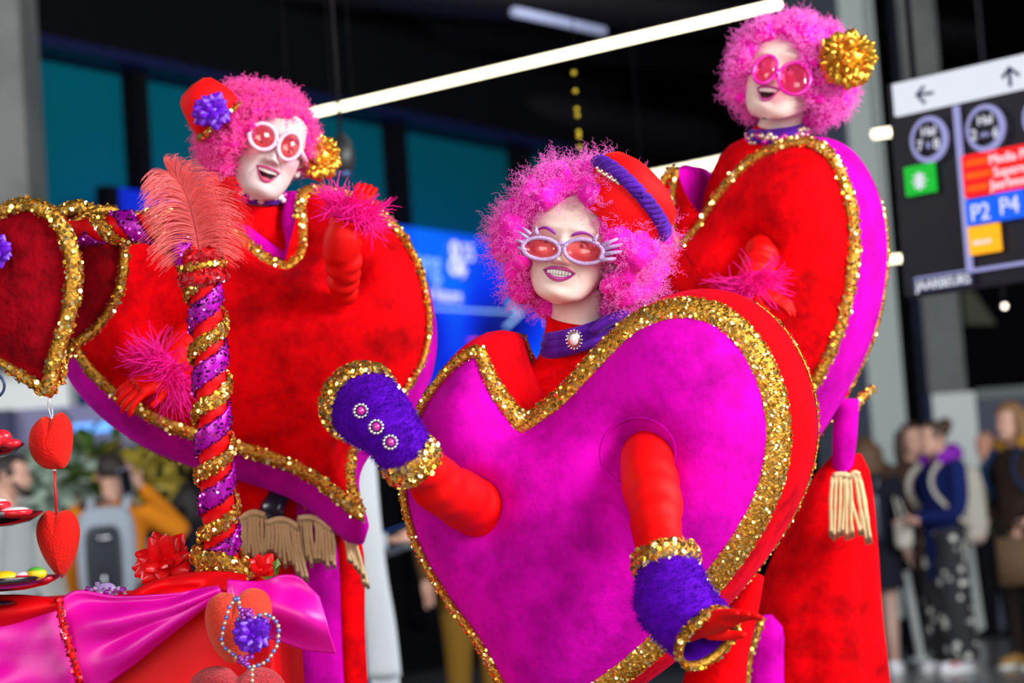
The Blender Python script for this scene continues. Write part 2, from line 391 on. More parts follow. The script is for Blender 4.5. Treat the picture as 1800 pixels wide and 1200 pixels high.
# teal glazed wall: panels and mullions as pieces of the wall
wall = struct(wall_box('wall_back', A0 - wd * 6, B0 + wd * 1.5, 0, zA + 1.0, -0.25, 0.2, black_m))
edges = [(62, 234), (264, 468), (490, 688), (713, 905), (930, 1120)]
me0 = None
for i, (xa, xb) in enumerate(edges):
    a, b = WP(xa, 260), WP(xb, 260)
    o = wall_box('glass_panel', a, b, 2.0, zA - 0.02, -0.1, 0.05, teal_m, wall)
for xa in (36, 249, 479, 700, 917):
    a, b = WP(xa - 12, 300), WP(xa + 12, 300)
    wall_box('mullion', a, b, 0.4, zA, -0.03, 0.14, black_m, wall)
struct(wall_box('trim_1', A0 - wd * 6, B0 + wd * 1.5, zA, zA + 0.07, 0.05, 0.3, navy_m))
struct(wall_box('trim_2', A0 - wd * 6, B0 + wd * 1.5, zA + 0.07, zA + 1.0, 0.0, 0.2, black_m))
# rounded duct below the ceiling
e1, e0 = PZ(1225, 250, zA + 0.42), PZ(-120, 30, zA + 0.42)
t = thing('air_duct', 'long dark rounded air duct under the black ceiling', 'duct', (e0 + e1) / 2)
M = MB(); q = [e0 + (e1 - e0) * f for f in (0, .25, .5, .75, .985, .995, 1)]
M.tube(q, [.4, .4, .4, .4, .4, .34, .2], 20, flat=0.62); M.build('duct_body', duct_m, t)
M = MB(); M.tube([q[1] + [0, 0, .2], q[1] + [0, 0, 2.0]], .015, 6); M.build('hanger_rod', duct_m, t)
M = MB(); M.tube([q[3] + [0, 0, .2], q[3] + [0, 0, 2.0]], .015, 6); M.build('hanger_rod', duct_m, t)
# two ceiling beams
for i, (pa, pb) in enumerate((((-200, -60), (1500, 120)), ((300, -60), (1700, 60)))):
    a, b = PZ(*pa, 5.4), PZ(*pb, 5.4); M = MB(); M.tube([a, b], 0.22, 4, up=zup); M.build('trim_%d' % (i + 3), duct_m)['kind'] = 'structure'

def prism(name, pts, z0, z1, m, parent=None):
    n = len(pts); V = [[p[0], p[1], z0] for p in pts] + [[p[0], p[1], z1] for p in pts]
    F = [[i, (i + 1) % n, n + (i + 1) % n, n + i] for i in range(n)] + [list(range(n))[::-1], list(range(n, 2 * n))]
    return meshobj(name, V, F, m, parent, smooth=False)
# right column: pale body, left-face shade painted as a grey sheet, dark foot
a, b, c = P(1440, 790, 19.4), P(1537, 790, 18.4), P(1598, 790, 18.8)
d = a + c - b
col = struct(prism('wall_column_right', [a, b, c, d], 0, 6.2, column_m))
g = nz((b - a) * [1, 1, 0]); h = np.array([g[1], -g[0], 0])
prism('painted_shade', [a + h * .012, b + h * .012, b + h * .001, a + h * .001], 0.2, 6.2, column_d, col)
ce = (a + b + c + d) / 4
prism('plinth', [ce + (p - ce) * 1.12 for p in (a, b, c, d)], 0, 0.22, black_m, col)
# grey column and partition behind it
a, b = P(1627, 620, 20.5), P(1694, 620, 20.5)
struct(prism('wall_column_rear', [a, b, b + [0, .5, 0], a + [0, .5, 0]], 0, 6.2, conc_m))
a, b = P(1640, 720, 20.0), P(1716, 720, 20.0)
struct(prism('wall_partition', [a, b, b + [0, .3, 0], a + [0, .3, 0]], 0, P(1680, 690, 20)[2], white_m))
a, b = P(1716, 720, 21), P(1900, 710, 21)
k = thing('kiosk', 'dark kiosk with a grey top rail behind the queue', 'kiosk', (a + b) / 2 * [1, 1, 0])
prism('front', [a, b, b + [0, .5, 0], a + [0, .5, 0]], 0, P(1750, 702, 21)[2], navy_m, k)
z = P(1750, 702, 21)[2]; prism('rail', [a - [0, .05, 0], b - [0, .05, 0], b + [0, .5, 0], a + [0, .5, 0]], z, z + 0.1, column_d, k)
V = [P(1692, 512, 22), P(1712, 512, 22), P(1752, 570, 22), P(1698, 570, 22)]; V = V + [v + [0, .15, 0] for v in V]
o = meshobj('wall_bulkhead', V, [[0, 1, 2, 3], [7, 6, 5, 4], [0, 4, 5, 1], [1, 5, 6, 2], [2, 6, 7, 3], [3, 7, 4, 0]], olive_m, smooth=False); struct(o)
# left: concrete column, white wall, counter with a blue line
a, b = P(-90, 300, 15.0), P(48, 300, 15.0)
struct(prism('wall_column_left', [a, b, b + [0, .6, 0], a + [0, .6, 0]], P(30, 640, 15.0)[2], 6.2, conc_m))
a, b = P(-120, 660, 15.2), P(118, 660, 15.2)
struct(prism('wall_white', [a, b, b + [0, .3, 0], a + [0, .3, 0]], 0.0, P(60, 628, 15.2)[2], white_m))
a, b = P(22, 740, 14.6), P(420, 740, 14.6)
z1, z0 = P(200, 708, 14.6)[2], P(200, 786, 14.6)[2]
t = thing('bar_canopy', 'purple-grey bar canopy with a light blue line', 'canopy', (a + b) / 2)
prism('fascia', [a, b, b + [0, .6, 0], a + [0, .6, 0]], z0, z1, counter_m, t)
zz = P(160, 752, 14.6)[2]; p_, q_ = P(128, 752, 14.57), P(330, 752, 14.57)
prism('light_line', [p_, q_, q_ + [0, .03, 0], p_ + [0, .03, 0]], zz - .03, zz + .03, streak_m, t)
a, b = P(-60, 745, 14.5), P(20, 745, 14.5)
prism('end_post', [a, b, b + [0, .5, 0], a + [0, .5, 0]], z0, z1, navy_m, t)
a, b = P(140, 900, 15.5), P(480, 900, 15.5)
z = P(300, 880, 15.5)[2]
t = thing('bar_counter', 'dark bar counter behind the man in orange', 'counter', (a + b) / 2 * [1, 1, 0])
prism('body', [a, b, b + [0, .6, 0], a + [0, .6, 0]], 0, z - .05, mat('slate', (0.03, 0.035, 0.05), 0.5), t)
prism('worktop', [a - [0, .1, 0], b - [0, .1, 0], b + [0, .7, 0], a + [0, .7, 0]], z - .05, z, black_m, t)
# plants
leaf_cols = [mat('leaf_green', (0.06, 0.12, 0.012), 0.5), mat('leaf_yellow', (0.30, 0.22, 0.02), 0.5), mat('leaf_pale', (0.35, 0.45, 0.36), 0.6)]
lm = None
def leaf_mesh(name, L, W, mtl):
    me = bpy.data.meshes.new(name)
    V = [(0, 0, 0), (-W, L * .35, .01), (0, L * .4, .02), (W, L * .35, .01), (-W * .7, L * .7, 0), (0, L * .75, .012), (W * .7, L * .7, 0), (0, L, -.02)]
    me.from_pydata(V, [], [[0, 2, 1], [0, 3, 2], [1, 2, 5, 4], [2, 3, 6, 5], [4, 5, 7], [5, 6, 7]]); me.materials.append(mtl); return me
def plant(px, py, d, n, mi, label, spread, pot=True):
    c = P(px, py, d); t = thing('potted_plant', label, 'plant', c * [1, 1, 0])
    me = leaf_mesh('leaf', .16, .04, leaf_cols[mi]); r = random.Random(px)
    zt = c[2]; M = MB(); M.lathe(c * [1, 1, 0], zup, [(0.0, .0), (.16, 0), (.2, zt - .25), (.17, zt - .25), (0, zt - .27)], 18)
    M.build('pot', mat('pot_white', (.7, .72, .7), .6) if pot else black_m, t)
    M = MB()
    for i in range(5): M.tube([c + [0, 0, -.3], c + [r.uniform(-.1, .1), r.uniform(-.1, .1), r.uniform(0, .15)]], .008, 5)
    M.build('stem', leaf_cols[0], t)
    for i in range(n):
        v = np.array([r.gauss(0, 1), r.gauss(0, 1), r.gauss(0, .9)]); v = v / np.linalg.norm(v) * spread * r.random() ** .4
        mt = Matrix.Translation(c + v) @ Euler((r.uniform(-1, 1), r.uniform(-1, 1), r.uniform(0, 6.3))).to_matrix().to_4x4()
        child('leaf', me, t, mt)
plant(76, 858, 13.8, 90, 2, 'pale grey-green plant in a white pot beside the man in profile', .30)
plant(160, 815, 14.2, 80, 0, 'dark green leafy plant behind the hanging felt hearts', .26, False)
plant(200, 806, 14.78, 60, 1, 'yellow-leaved plant above the dark-haired man on the phone', .18, False)
plant(262, 818, 13.95, 70, 1, 'yellow-brown plant at the far end under the magenta heart edge', .22, False)

# linear lamps
def lamp(name, pa, pb, d0, rad, m, label):
    a = P(*pa, d0); b = PZ(*pb, a[2]); t = thing(name, label, 'lamp', (a + b) / 2)
    M = MB(); M.tube([a, b], rad, 12); M.build('diffuser', m, t)
    u = nz(b - a); M = MB(); M.tube([a + zup * rad * .9, b + zup * rad * .9], rad * .5, 4, up=zup); M.build('housing', duct_m, t)
    for f in (.04, .96):
        q = a + (b - a) * f; M = MB(); M.tube([q + zup * rad, q + zup * (6.19 - q[2])], .004, 5); M.build('suspension_cable', black_m, t)
lamp('linear_lamp', (593, 189), (1370, 7), 9.0, 0.0165, lamp_m, 'long glowing linear lamp crossing above the front figure')
lamp('linear_lamp', (505, 209), (587, 190), 9.3, 0.0165, lamp_m, 'short glowing lamp piece behind the pink wig with the gold pompom, beside the black pendant')
lamp('linear_lamp', (1120, 315), (1330, 272), 12.0, 0.027, lamp_m, 'glowing linear lamp low behind the red hat')
lamp('linear_lamp', (1535, 236), (1580, 230), 14.0, 0.024, lamp_m, 'small glowing lamp between pale column and wayfinding sign, upper of two')
lamp('linear_lamp', (1560, 456), (1602, 452), 16.0, 0.022, lamp_m, 'small glowing lamp between pale column and wayfinding sign, lower of two')
lamp('linear_lamp', (903, 20), (1060, 55), 13.0, 0.028, lampd_m, 'dim bluish unlit-looking linear lamp under the black ceiling')
c = P(1766, 538, 15); t = thing('spotlight', 'tiny round spotlight below the wayfinding sign', 'lamp', c)
M = MB(); M.ball(c, .012, 2); M.build('bulb', mat('spot', (1, .85, .75), .5, emis=6), t)
M = MB(); M.lathe(c + [0, .03, 0], (0, 1, 0), [(.03, -.02), (.035, .05), (0, .06)], 14); M.build('can', black_m, t)
M = MB(); M.tube([c + [0, .03, .04], [c[0], c[1] + .03, 6.19]], .01, 6); M.build('drop_rod', duct_m, t)
# hanging pendant and string of beads
c = P(601, 276, 8.5); t = thing('pendant_speaker', 'black rounded pendant speaker on a thin cable', 'speaker', c)
M = MB(); M.lathe(c, zup, [(0, .085), (.012, .083), (.02, .07), (.04, .045), (.046, .0), (.042, -.04), (.03, -.055), (0, -.055)], 24); M.build('body', mat('speaker_black', (.02, .02, .022), .4), t)
M = MB(); M.lathe(c, zup, [(.03, -.055), (.034, -.07), (.02, -.075), (0, -.075)], 20); M.build('grille', mat('grille_blue', (.05, .08, .2), .3, metal=.5), t)
M = MB(); M.tube([c + zup * .08, c + zup * 3.5], .006, 6); M.build('cable', duct_m, t)
ptop, pbot = P(1008, 60, 9), None
pbot = np.array([ptop[0], ptop[1], P(1020, 275, 9)[2]])
t = thing('bead_string', 'string of gold beads hanging above the front figure', 'ornament', ptop)
M = MB(); M.tube([ptop + zup * 3, pbot], .0015, 4); M.build('cord', black_m, t)
bm = proto('bead', .009, 2, mat('bead_gold', (.75, .55, .02), .25, metal=.3), t)
yy = [128, 160, 192, 203, 232, 240, 259]
for i, y in enumerate(yy):
    q = P(1008 + (y - 120) * .08, y, 9)
    if i == 0: bm.matrix_local = Matrix.Translation(q - ORG[t.name])
    else: child('bead', bm.data, t, Matrix.Translation(q))

# LED screen on the teal wall
def em(name, col, s):
    m = mat(name, col, .5, spec=.1); b = m.node_tree.nodes['Principled BSDF']
    b.inputs['Base Color'].default_value = (0.01, 0.01, 0.012, 1)
    b.inputs['Emission Color'].default_value = (*col, 1); b.inputs['Emission Strength'].default_value = s; return m
scr_m = em('led_screen', (0, .05, 1), 0.8); nt = scr_m.node_tree
tc = nt.nodes.new('ShaderNodeTexCoord'); n = nt.nodes.new('ShaderNodeTexNoise'); n.inputs['Scale'].default_value = 0.9; n.inputs['Detail'].default_value = 1
rp = nt.nodes.new('ShaderNodeValToRGB'); rp.color_ramp.elements[0].position = .36; rp.color_ramp.elements[1].position = .66
rp.color_ramp.elements[0].color = (0, .004, .22, 1); rp.color_ramp.elements[1].color = (0, .14, 1, 1)
e = rp.color_ramp.elements.new(.5); e.color = (0, .03, .85, 1)
nt.links.new(tc.outputs['Object'], n.inputs['Vector']); nt.links.new(n.outputs['Fac'], rp.inputs['Fac']); nt.links.new(rp.outputs['Color'], nt.nodes['Principled BSDF'].inputs['Emission Color'])
OFF = 0.35
sl, sr = WP(196, 330, OFF), WP(958, 420, OFF); st = sl[2]; sb = WP(748, 690, OFF)[2]
mid = (sl + sr) / 2; mid[2] = (st + sb) / 2
scr = thing('led_screen', 'large blue LED video screen on the teal wall behind the figures', 'screen', mid)
wall_box('display', sl - wn * 0, sr, sb, st, 0, .06, scr_m, scr)
wall_box('bezel', sl - wd * .12, sl, sb - .12, st, 0.01, .1, black_m, scr)
wall_box('bezel', sr, sr + wd * .05, sb - .12, st, 0.01, .1, teal_m, scr)
wall_box('bezel', sl, sr, sb - .12, sb, 0.01, .1, black_m, scr)
led_w, led_b, led_c = em('led_white', (.85, .85, 1), .95), em('led_light_blue', (.30, .55, 1), .95), em('led_cyan', (.2, .5, 1), 1.0)
def sp(px, py): return WP(px, py, OFF + .05)
pxm = np.linalg.norm(sp(800, 500) - sp(801, 500)); pym = np.linalg.norm(sp(800, 500) - sp(800, 501))
def stext(s, px, py, h, m): return text('screen_lettering', s, sp(px, py), wd, zup, h * pym * 1.4, m, scr, 'LEFT')
stext('borg', 706, 458, 46, led_b); stext('&', 788, 455, 62, led_w); stext('25', 812, 444, 30, led_w); stext('+', 803, 476, 44, led_w)
stext('of the future', 712, 512, 25, led_w)
a, b = sp(750, 541), sp(905, 549)
M = MB(); M.tube([a, b, b + (b - a) * .02], [pym * 6, pym * 6, pym * 5], 4, flat=.3); M.build('arrow_shaft', led_b, scr)
M = MB(); p1 = sp(893, 530); p2 = sp(916, 550); p3 = sp(890, 574); M.tube([p1, p2, p3], pym * 6, 6, flat=.3); M.build('arrow_head', led_b, scr)
for px, py, r_, m_ in ((832, 598, 11, em('led_pink', (1, .05, .25), 1.0)), (852, 606, 9, led_w), (815, 622, 12, led_c), (836, 618, 10, led_w), (746, 640, 11, led_w), (736, 656, 6, led_w)):
    M = MB(); M.ball(sp(px, py), (pym * r_, pym * r_, .01), 2); M.build('logo_dot', m_, scr)

# wayfinding sign
sg_m = em('sign_panel', (.004, .003, .006), 1.0)
sA = P(1566, 150, 8.3); sB = PZ(1800, 96, sA[2]); sx = nz((sB - sA) * [1, 1, 0]); sn = np.array([sx[1], -sx[0], 0])
def gq(px, py): return PL(px, py, sA + sn * .045, sn) - sn * .045
def gp(px, py, off=.03): return PL(px, py, sA + sn * off, sn)
zb = gp(1606, 520, 0)[2]; c = sA + sx * .6; sg = thing('wayfinding_sign', 'suspended black wayfinding display with white arrow band and hall circles', 'sign', c)
def sbox(name, p0, wdt, z0, z1, off, dep, m):
    cc = np.array([p0[0], p0[1], 0]) + sx * wdt / 2 + sn * off + zup * (z0 + z1) / 2
    M = MB(); M.box(cc, (wdt / 2, dep / 2, (z1 - z0) / 2), axes=(sx, sn, zup)); return M.build(name, m, sg, smooth=False)
Wd = 1.25
sbox('panel', sA - sx * .0, Wd, zb, sA[2] + .0, -.03, .1, sg_m)
sw, sgy = em('sign_white', (.86, .88, 1), .72), em('sign_lilac', (.36, .36, .72), .75)
smp = np.linalg.norm(gp(1700, 300) - gp(1701, 300)); smz = np.linalg.norm(gp(1700, 300) - gp(1700, 301))
sbox('arrow_band', gq(1568, 150), Wd, gp(1572, 206)[2], gp(1568, 150)[2], .035, .02, sw)
sbox('divider', gq(1673, 190), smp * 9, gp(1706, 478)[2], gp(1674, 188)[2], .035, .012, sgy)
sbox('divider', gq(1606, 492), Wd, gp(1606, 495)[2], gp(1606, 489)[2], .035, .012, sgy)
dk = em('sign_ink', (.01, .015, .05), 1.0)
def arrow(pts_list, name):
    M = MB()
    for pts in pts_list: M.tube([gp(x, y, .05) for x, y in pts], smz * 3.2, 6)
    M.build(name, dk, sg)
arrow([[(1612, 167), (1640, 163)], [(1624, 152), (1611, 167), (1626, 181)]], 'arrow_symbol')
arrow([[(1776, 152), (1774, 120)], [(1762, 137), (1774, 119), (1791, 132)]], 'arrow_symbol')
def ring(px, py, r):
    cc = gp(px, py, .05); th = np.linspace(0, 6.283, 48, endpoint=False)
    M = MB(); M.tube([cc + r * (math.cos(a) * sx + math.sin(a) * zup) for a in th], smz * 6, 8, closed=True, flat=.5); M.build('hall_ring', sgy, sg)
rr = smz * 37
ring(1632, 245, rr); ring(1731, 225, rr); ring(1832, 205, rr)
def gt(s, px, py, h, m, al='LEFT'): return text('sign_lettering', s, gp(px, py, .056), sx, zup, h * smz * 1.4, m, sg, al)
gt('Hal', 1632, 231, 17, sw, 'CENTER'); gt('7', 1617, 257, 19, sw, 'CENTER'); gt('&', 1632, 255, 12, sgy, 'CENTER'); gt('8', 1646, 253, 19, sw, 'CENTER')
gt('Hal', 1731, 211, 17, sw, 'CENTER'); gt('2', 1712, 238, 19, sw, 'CENTER'); gt('t/m', 1731, 236, 10, sgy, 'CENTER'); gt('6', 1750, 233, 19, sw, 'CENTER')
def tile(name, px0, py0, px1, py1, m):
    p0 = gq(px0, py0); p1 = gq(px1, py0); return sbox(name, p0, np.linalg.norm((p1 - p0)[:2]), gp(px0, py1)[2], p0[2], .04, .02, m)
tile('green_tile', 1590, 295, 1640, 347, em('sign_green', (0, .42, .02), 1.0))
M = MB(); cc = gp(1616, 318, .056)
for i in range(4):
    a = i * math.pi / 4; v = (math.cos(a) * sx + math.sin(a) * zup) * smz * 15; M.tube([cc - v, cc + v], smz * 3.5, 6, flat=.5)
M.build('star_symbol', sw, sg)
tile('red_tile', 1691, 275, 1900, 350, em('sign_red', (1, .0, .0), 1.0))
og = em('sign_orange', (1, .12, .0), 1.0)
for y, s, x0 in ((284, 'Media Plaza', 1737), (306, 'Supernova', 1745), (328, 'Jaarbeursplein', 1740)):
    tile('orange_label', 1697 + (y - 284) * .1, y, x0, y + 11, og); gt(s, x0 + 1, y - 2, 17, sw)
bl = em('sign_blue', (.0, .10, .85), 1.0)
tile('blue_tile', 1698, 352, 1747, 398, bl); tile('blue_tile', 1750, 340, 1798, 390, bl)
gt('P2', 1723, 374, 30, sw, 'CENTER'); gt('P4', 1774, 362, 30, sw, 'CENTER')
tile('yellow_tile', 1702, 400, 1754, 450, em('sign_yellow', (1, .42, .0), 1.0)); tile('white_bar', 1712, 424, 1744, 432, sw)
tile('name_plate', 1605, 492, 1705, 516, em('plate_grey', (.03, .03, .07), 1.0)); gt('JAARBEURS', 1610, 504, 17, sw)
for f in (.1, 1.1):
    q = sA + sx * f; M = MB(); M.tube([q, q + zup * (6.2 - q[2])], .012, 6); M.build('suspension_rod', duct_m, sg)

# ------------------------------------------------------------------ heads
def smooth_interp(z, xs, ys, s=0.004):
    g = np.linspace(xs[0] - .03, xs[-1] + .03, 600); v = np.interp(g, xs, ys)
    kx = np.arange(-30, 31) * (g[1] - g[0]); kk = np.exp(-kx ** 2 / (2 * s * s)); kk /= kk.sum()
    v = np.convolve(np.pad(v, 30, 'edge'), kk, 'valid'); return np.interp(z, g, v)
ZF = [-.122, -.116, -.105, -.09, -.07, -.05, -.03, 0, .03, .055, .08, .1, .112, .118]
FF = [.060, .076, .085, .086, .085, .085, .086, .086, .090, .086, .073, .050, .025, .0]
WW = [.0, .027, .041, .051, .060, .0655, .069, .0715, .072, .070, .060, .042, .022, .0]
BB = [-.058, -.046, -.028, -.002, .035, .062, .078, .092, .098, .096, .084, .060, .030, .0]
PW = 2.35
def fbump(x, z):
    b = 0 * x
    t = np.clip((.016 - z) / .054, 0, 1); on = 1 / (1 + np.exp((-.044 - z) / .0022)) * np.clip((.03 - z) / .02, 0, 1)
    b = b + (.003 + .021 * t ** 1.35) * on * np.exp(-(x / (.0068 + .0055 * t)) ** 2)
    for s in (-1, 1):
        b = b + .008 * np.exp(-((x - s * .0135) / .0065) ** 2 - ((z + .040) / .0065) ** 2)
        b = b - .005 * np.exp(-((x - s * .0075) / .004) ** 2 - ((z + .0475) / .0035) ** 2)
        b = b - .010 * np.exp(-((x - s * .031) / .016) ** 2 - ((z + .002) / .011) ** 2)
        b = b + .004 * np.exp(-((x - s * .030) / .022) ** 2 - ((z - .026) / .008) ** 2)
        b = b + .007 * np.exp(-((x - s * .041) / .016) ** 2 - ((z + .030) / .015) ** 2)
        q = np.clip((-.040 - z) / .035, 0, 1); b = b - .0025 * np.exp(-((x - s * (.019 + .018 * q)) / .004) ** 2) * np.exp(-((z + .055) / .02) ** 2)
    b = b + .005 * np.exp(-(x / .017) ** 2 - ((z + .102) / .013) ** 2) - .003 * np.exp(-(x / .02) ** 2 - ((z + .087) / .006) ** 2)
    return b
def prof(z):
    f, w_, b = (smooth_interp(z, ZF, a) for a in (FF, WW, BB))
    yc = np.interp(z, [-.122, -.09, -.05], [-.058, -.03, 0]); return f, np.maximum(w_, 1e-4), b, yc
def ysurf(x, z):
    f, w_, b, yc = prof(z); u = np.clip(np.abs(x) / w_, 0, .999)
    return yc - (f + yc) * (1 - u ** PW) ** (1 / PW) - fbump(x, z)
def mouth_z(m, u):
    return (m['zc'] + m['smile'] * u ** 2 + m['up'] * (1 - u ** 2), m['zc'] + m['smile'] * u ** 2 - m['low'] * (1 - u ** 2))
def rot(yaw, pitch, roll):          # local x right, y back, z up seen by the camera; degrees. yaw>0 turns face to image right, pitch>0 up, roll>0 clockwise in the image
    ya, p, r = map(math.radians, (yaw, pitch, roll))
    Ry = np.array([[math.cos(ya), -math.sin(ya), 0], [math.sin(ya), math.cos(ya), 0], [0, 0, 1]])
    Rp = np.array([[1, 0, 0], [0, math.cos(p), math.sin(p)], [0, -math.sin(p), math.cos(p)]])
    Rr = np.array([[math.cos(r), 0, math.sin(r)], [0, 1, 0], [-math.sin(r), 0, math.cos(r)]])
    return Rr @ Ry @ Rp
CF = np.stack([Rt, Fw, Up], 1)
def head_mesh(tr, m, rows, cols, neck=None):
    v = np.linspace(0, 1, rows); z = .118 - .240 * (v + .02 * np.sin(2 * np.pi * v)) ; z = np.clip(z, -.122, .118)
    a = np.linspace(0, 2 * np.pi, cols, endpoint=False); a = a - .28 * np.sin(a)
    Z, A = np.meshgrid(z, a, indexing='ij'); f, w_, b, yc = prof(Z)
    c, s = np.cos(A), np.sin(A); e = 2 / PW
    X = w_ * np.sign(s) * np.abs(s) ** e; cc = np.abs(c) ** e
    Y = np.where(c > 0, yc - (f + yc) * cc - fbump(X, Z) * (c > 0.02), yc + (b - yc) * cc)
    cav = np.zeros_like(X, bool)
    if m:
        u = X / m['hw']; zu, zl = mouth_z(m, np.clip(u, -1, 1)); cav = (np.abs(u) < 1) & (Z < zu) & (Z > zl) & (c > 0)
        Y = np.where(cav, Y + .022 * np.clip(1 - u ** 2, 0, 1) ** .5, Y)
    fr = c > 0
    bl = np.zeros_like(X)
    for sgn in (-1, 1): bl = bl + .55 * np.exp(-((X - sgn * .046) / .018) ** 2 - ((Z + .028) / .016) ** 2) + .30 * np.exp(-((X - sgn * .032) / .018) ** 2 - ((Z - .016) / .008) ** 2)
    bl = np.clip(bl * fr, 0, 1).ravel()
    V = np.stack([X, Y, Z], -1).reshape(-1, 3); F = []; mi = []; cf = cav.ravel()
    for i in range(rows - 1):
        for j in range(cols):
            j2 = (j + 1) % cols; q = [i * cols + j, (i + 1) * cols + j, (i + 1) * cols + j2, i * cols + j2]
            F.append(q); mi.append(1 if cf[q].all() else 0)
    M = MB(); M.add(tr(V), F); M.mi = mi; n0 = len(V)
    for sgn in (-1, 1):                                  # ears
        E = MB(); E.tube([tr([[sgn * (.073 + dx), y, zz]])[0] for dx, y, zz in ((0, .004, -.034), (.006, .016, -.03), (.012, .026, -.008), (.013, .026, .016), (.008, .014, .026), (0, .004, .016), (.001, .008, -.004))], [.006, .007, .006, .006, .006, .005, .003], 8)
        E.ball(tr([[sgn * .074, .012, -.004]])[0], .013, 2); M.add(np.vstack(E.V), E.F)
    if neck is not None:
        E = MB(); E.tube(*neck, 20); M.add(np.vstack(E.V), E.F)
    nb = sum(len(v) for v in M.V) - n0
    return M, np.r_[bl, np.zeros(nb)]
def face(root, O, Rm, sc, m, skin, lip, neckpath, brow=True, name='body'):
    B_ = CF @ Rm; scv = np.array([sc] * 3 if np.ndim(sc) == 0 else sc, float); sc = 1.0
    tr = lambda p: O + (np.asarray(p, float) * scv) @ B_.T
    M, bl = head_mesh(tr, m, 130, 150, neckpath)
    body = M.build(name, [skin, mouth_m], root, attrs={'blush': bl})
    on = lambda x, z, dy=0.0: np.array([x, float(ysurf(np.array(x), np.array(z))) + dy, z])
    # lips
    us = np.linspace(-1.06, 1.06, 45)
    for nm, up in (('upper_lip', 1), ('lower_lip', 0)):
        V = []; K = 9
        for u in us:
            uc = np.clip(u, -1, 1); zu, zl = mouth_z(m, uc); q = (1 - min(1, abs(u) / 1.06) ** 2.2)
            th = (m['tu'] * q * (1 - .22 * math.exp(-(u / .16) ** 2)) + .0008) if up else (m['tl'] * q ** .8 + .0008)
            for k in range(K):
                f = k / (K - 1); z = (zu - .001 + f * (th + .001)) if up else (zl + .001 - f * (th + .001)); x = u * m['hw']
                V.append([x, float(ysurf(np.array(x), np.array(z))) - (.0062 * math.sin(math.pi * min(1, .18 + .82 * f)) * q + .0004) + (.006 if k == 0 else 0), z])
        F = [[i * K + k, i * K + k + 1, (i + 1) * K + k + 1, (i + 1) * K + k] for i in range(len(us) - 1) for k in range(K - 1)]
        meshobj(nm, tr(V), F, lip, body)
    # teeth
    tm = None
    n = 8; T = MB()
    ax = B_.T
    for i in range(n):
        u = -.78 + 1.56 * (i + .5) / n; x = u * m['hw']; zu, zl = mouth_z(m, u); hh = m['th'] * (1 - .35 * abs(u)) * .5
        y = float(ysurf(np.array(x), np.array(zu))) + .0045 + .006 * u * u
        V, Fc = ico(3); v = np.sign(V) * np.abs(V) ** .55 * np.array([m['hw'] * .78 / n * 1.02, .004, hh])
        T.add(tr(v + [x, y, zu - hh + .0015]), Fc)
    if m.get('lowteeth'):
        for i in range(6):
            u = -.55 + 1.1 * (i + .5) / 6; x = u * m['hw']; zu, zl = mouth_z(m, u)
            y = float(ysurf(np.array(x), np.array(zl))) + .0075 + .006 * u * u
            V, Fc = ico(3); v = np.sign(V) * np.abs(V) ** .55 * np.array([m['hw'] * .55 / 6, .0035, .0035])
            T.add(tr(v + [x, y, zl + .002]), Fc)
    T.build('teeth', tooth_m, body, kind='stuff')
    if m.get('tongue'):
        M2 = MB(); M2.ball(tr([[0, -.066, m['zc'] - m['low'] * .85]])[0], (.017 * sc, .018 * sc, .006 * sc), 3, axes=ax); M2.build('tongue', tongue_m, body)
    # eyes
    for s in (-1, 1):
        ye = float(ysurf(np.array(s * .031), np.array(-.002))) + .0085; c = np.array([s * .031, ye, -.003])
        M2 = MB(); M2.ball(tr([c])[0], .0118 * sc, 3); e = M2.build('eye', eye_m, body)
        M2 = MB(); M2.ball(tr([c + [s * .0, -.0088, -.0005]])[0], (.0052 * sc, .0036 * sc, .0052 * sc), 2, axes=ax); M2.build('iris', iris_m, e)
        M2 = MB(); M2.tube([tr([[s * .031 + dx, ye - math.sqrt(max(0, .0132 ** 2 - dx ** 2 - dz ** 2)) , -.003 + dz]])[0] for dx, dz in ((-.0115, -.001), (-.008, .0045), (-.003, .007), (.003, .0072), (.008, .005), (.0122, .0005))], [.0007, .0014, .0018, .0018, .0016, .0006], 6, smoothn=18); M2.build('lashes', lash_m, body)
        M2 = MB(); V, Fc = ico(3); v = V * .0128; keep = v.copy(); v[:, 2] = np.maximum(v[:, 2], .004 + .0 * v[:, 0]); M2.add(tr(v + c), Fc); M2.build('eyelid', skin, body)
        if brow:
            M2 = MB(); M2.tube([tr([on(s * x, z, -.0008)])[0] for x, z in ((.014, .013), (.022, .0185), (.032, .0222), (.042, .0205), (.050, .015))], np.array([.0022, .0030, .0027, .0020, .0008]) * sc, 8, smoothn=24); M2.build('eyebrow', brow_m, body)
    return body, tr, on
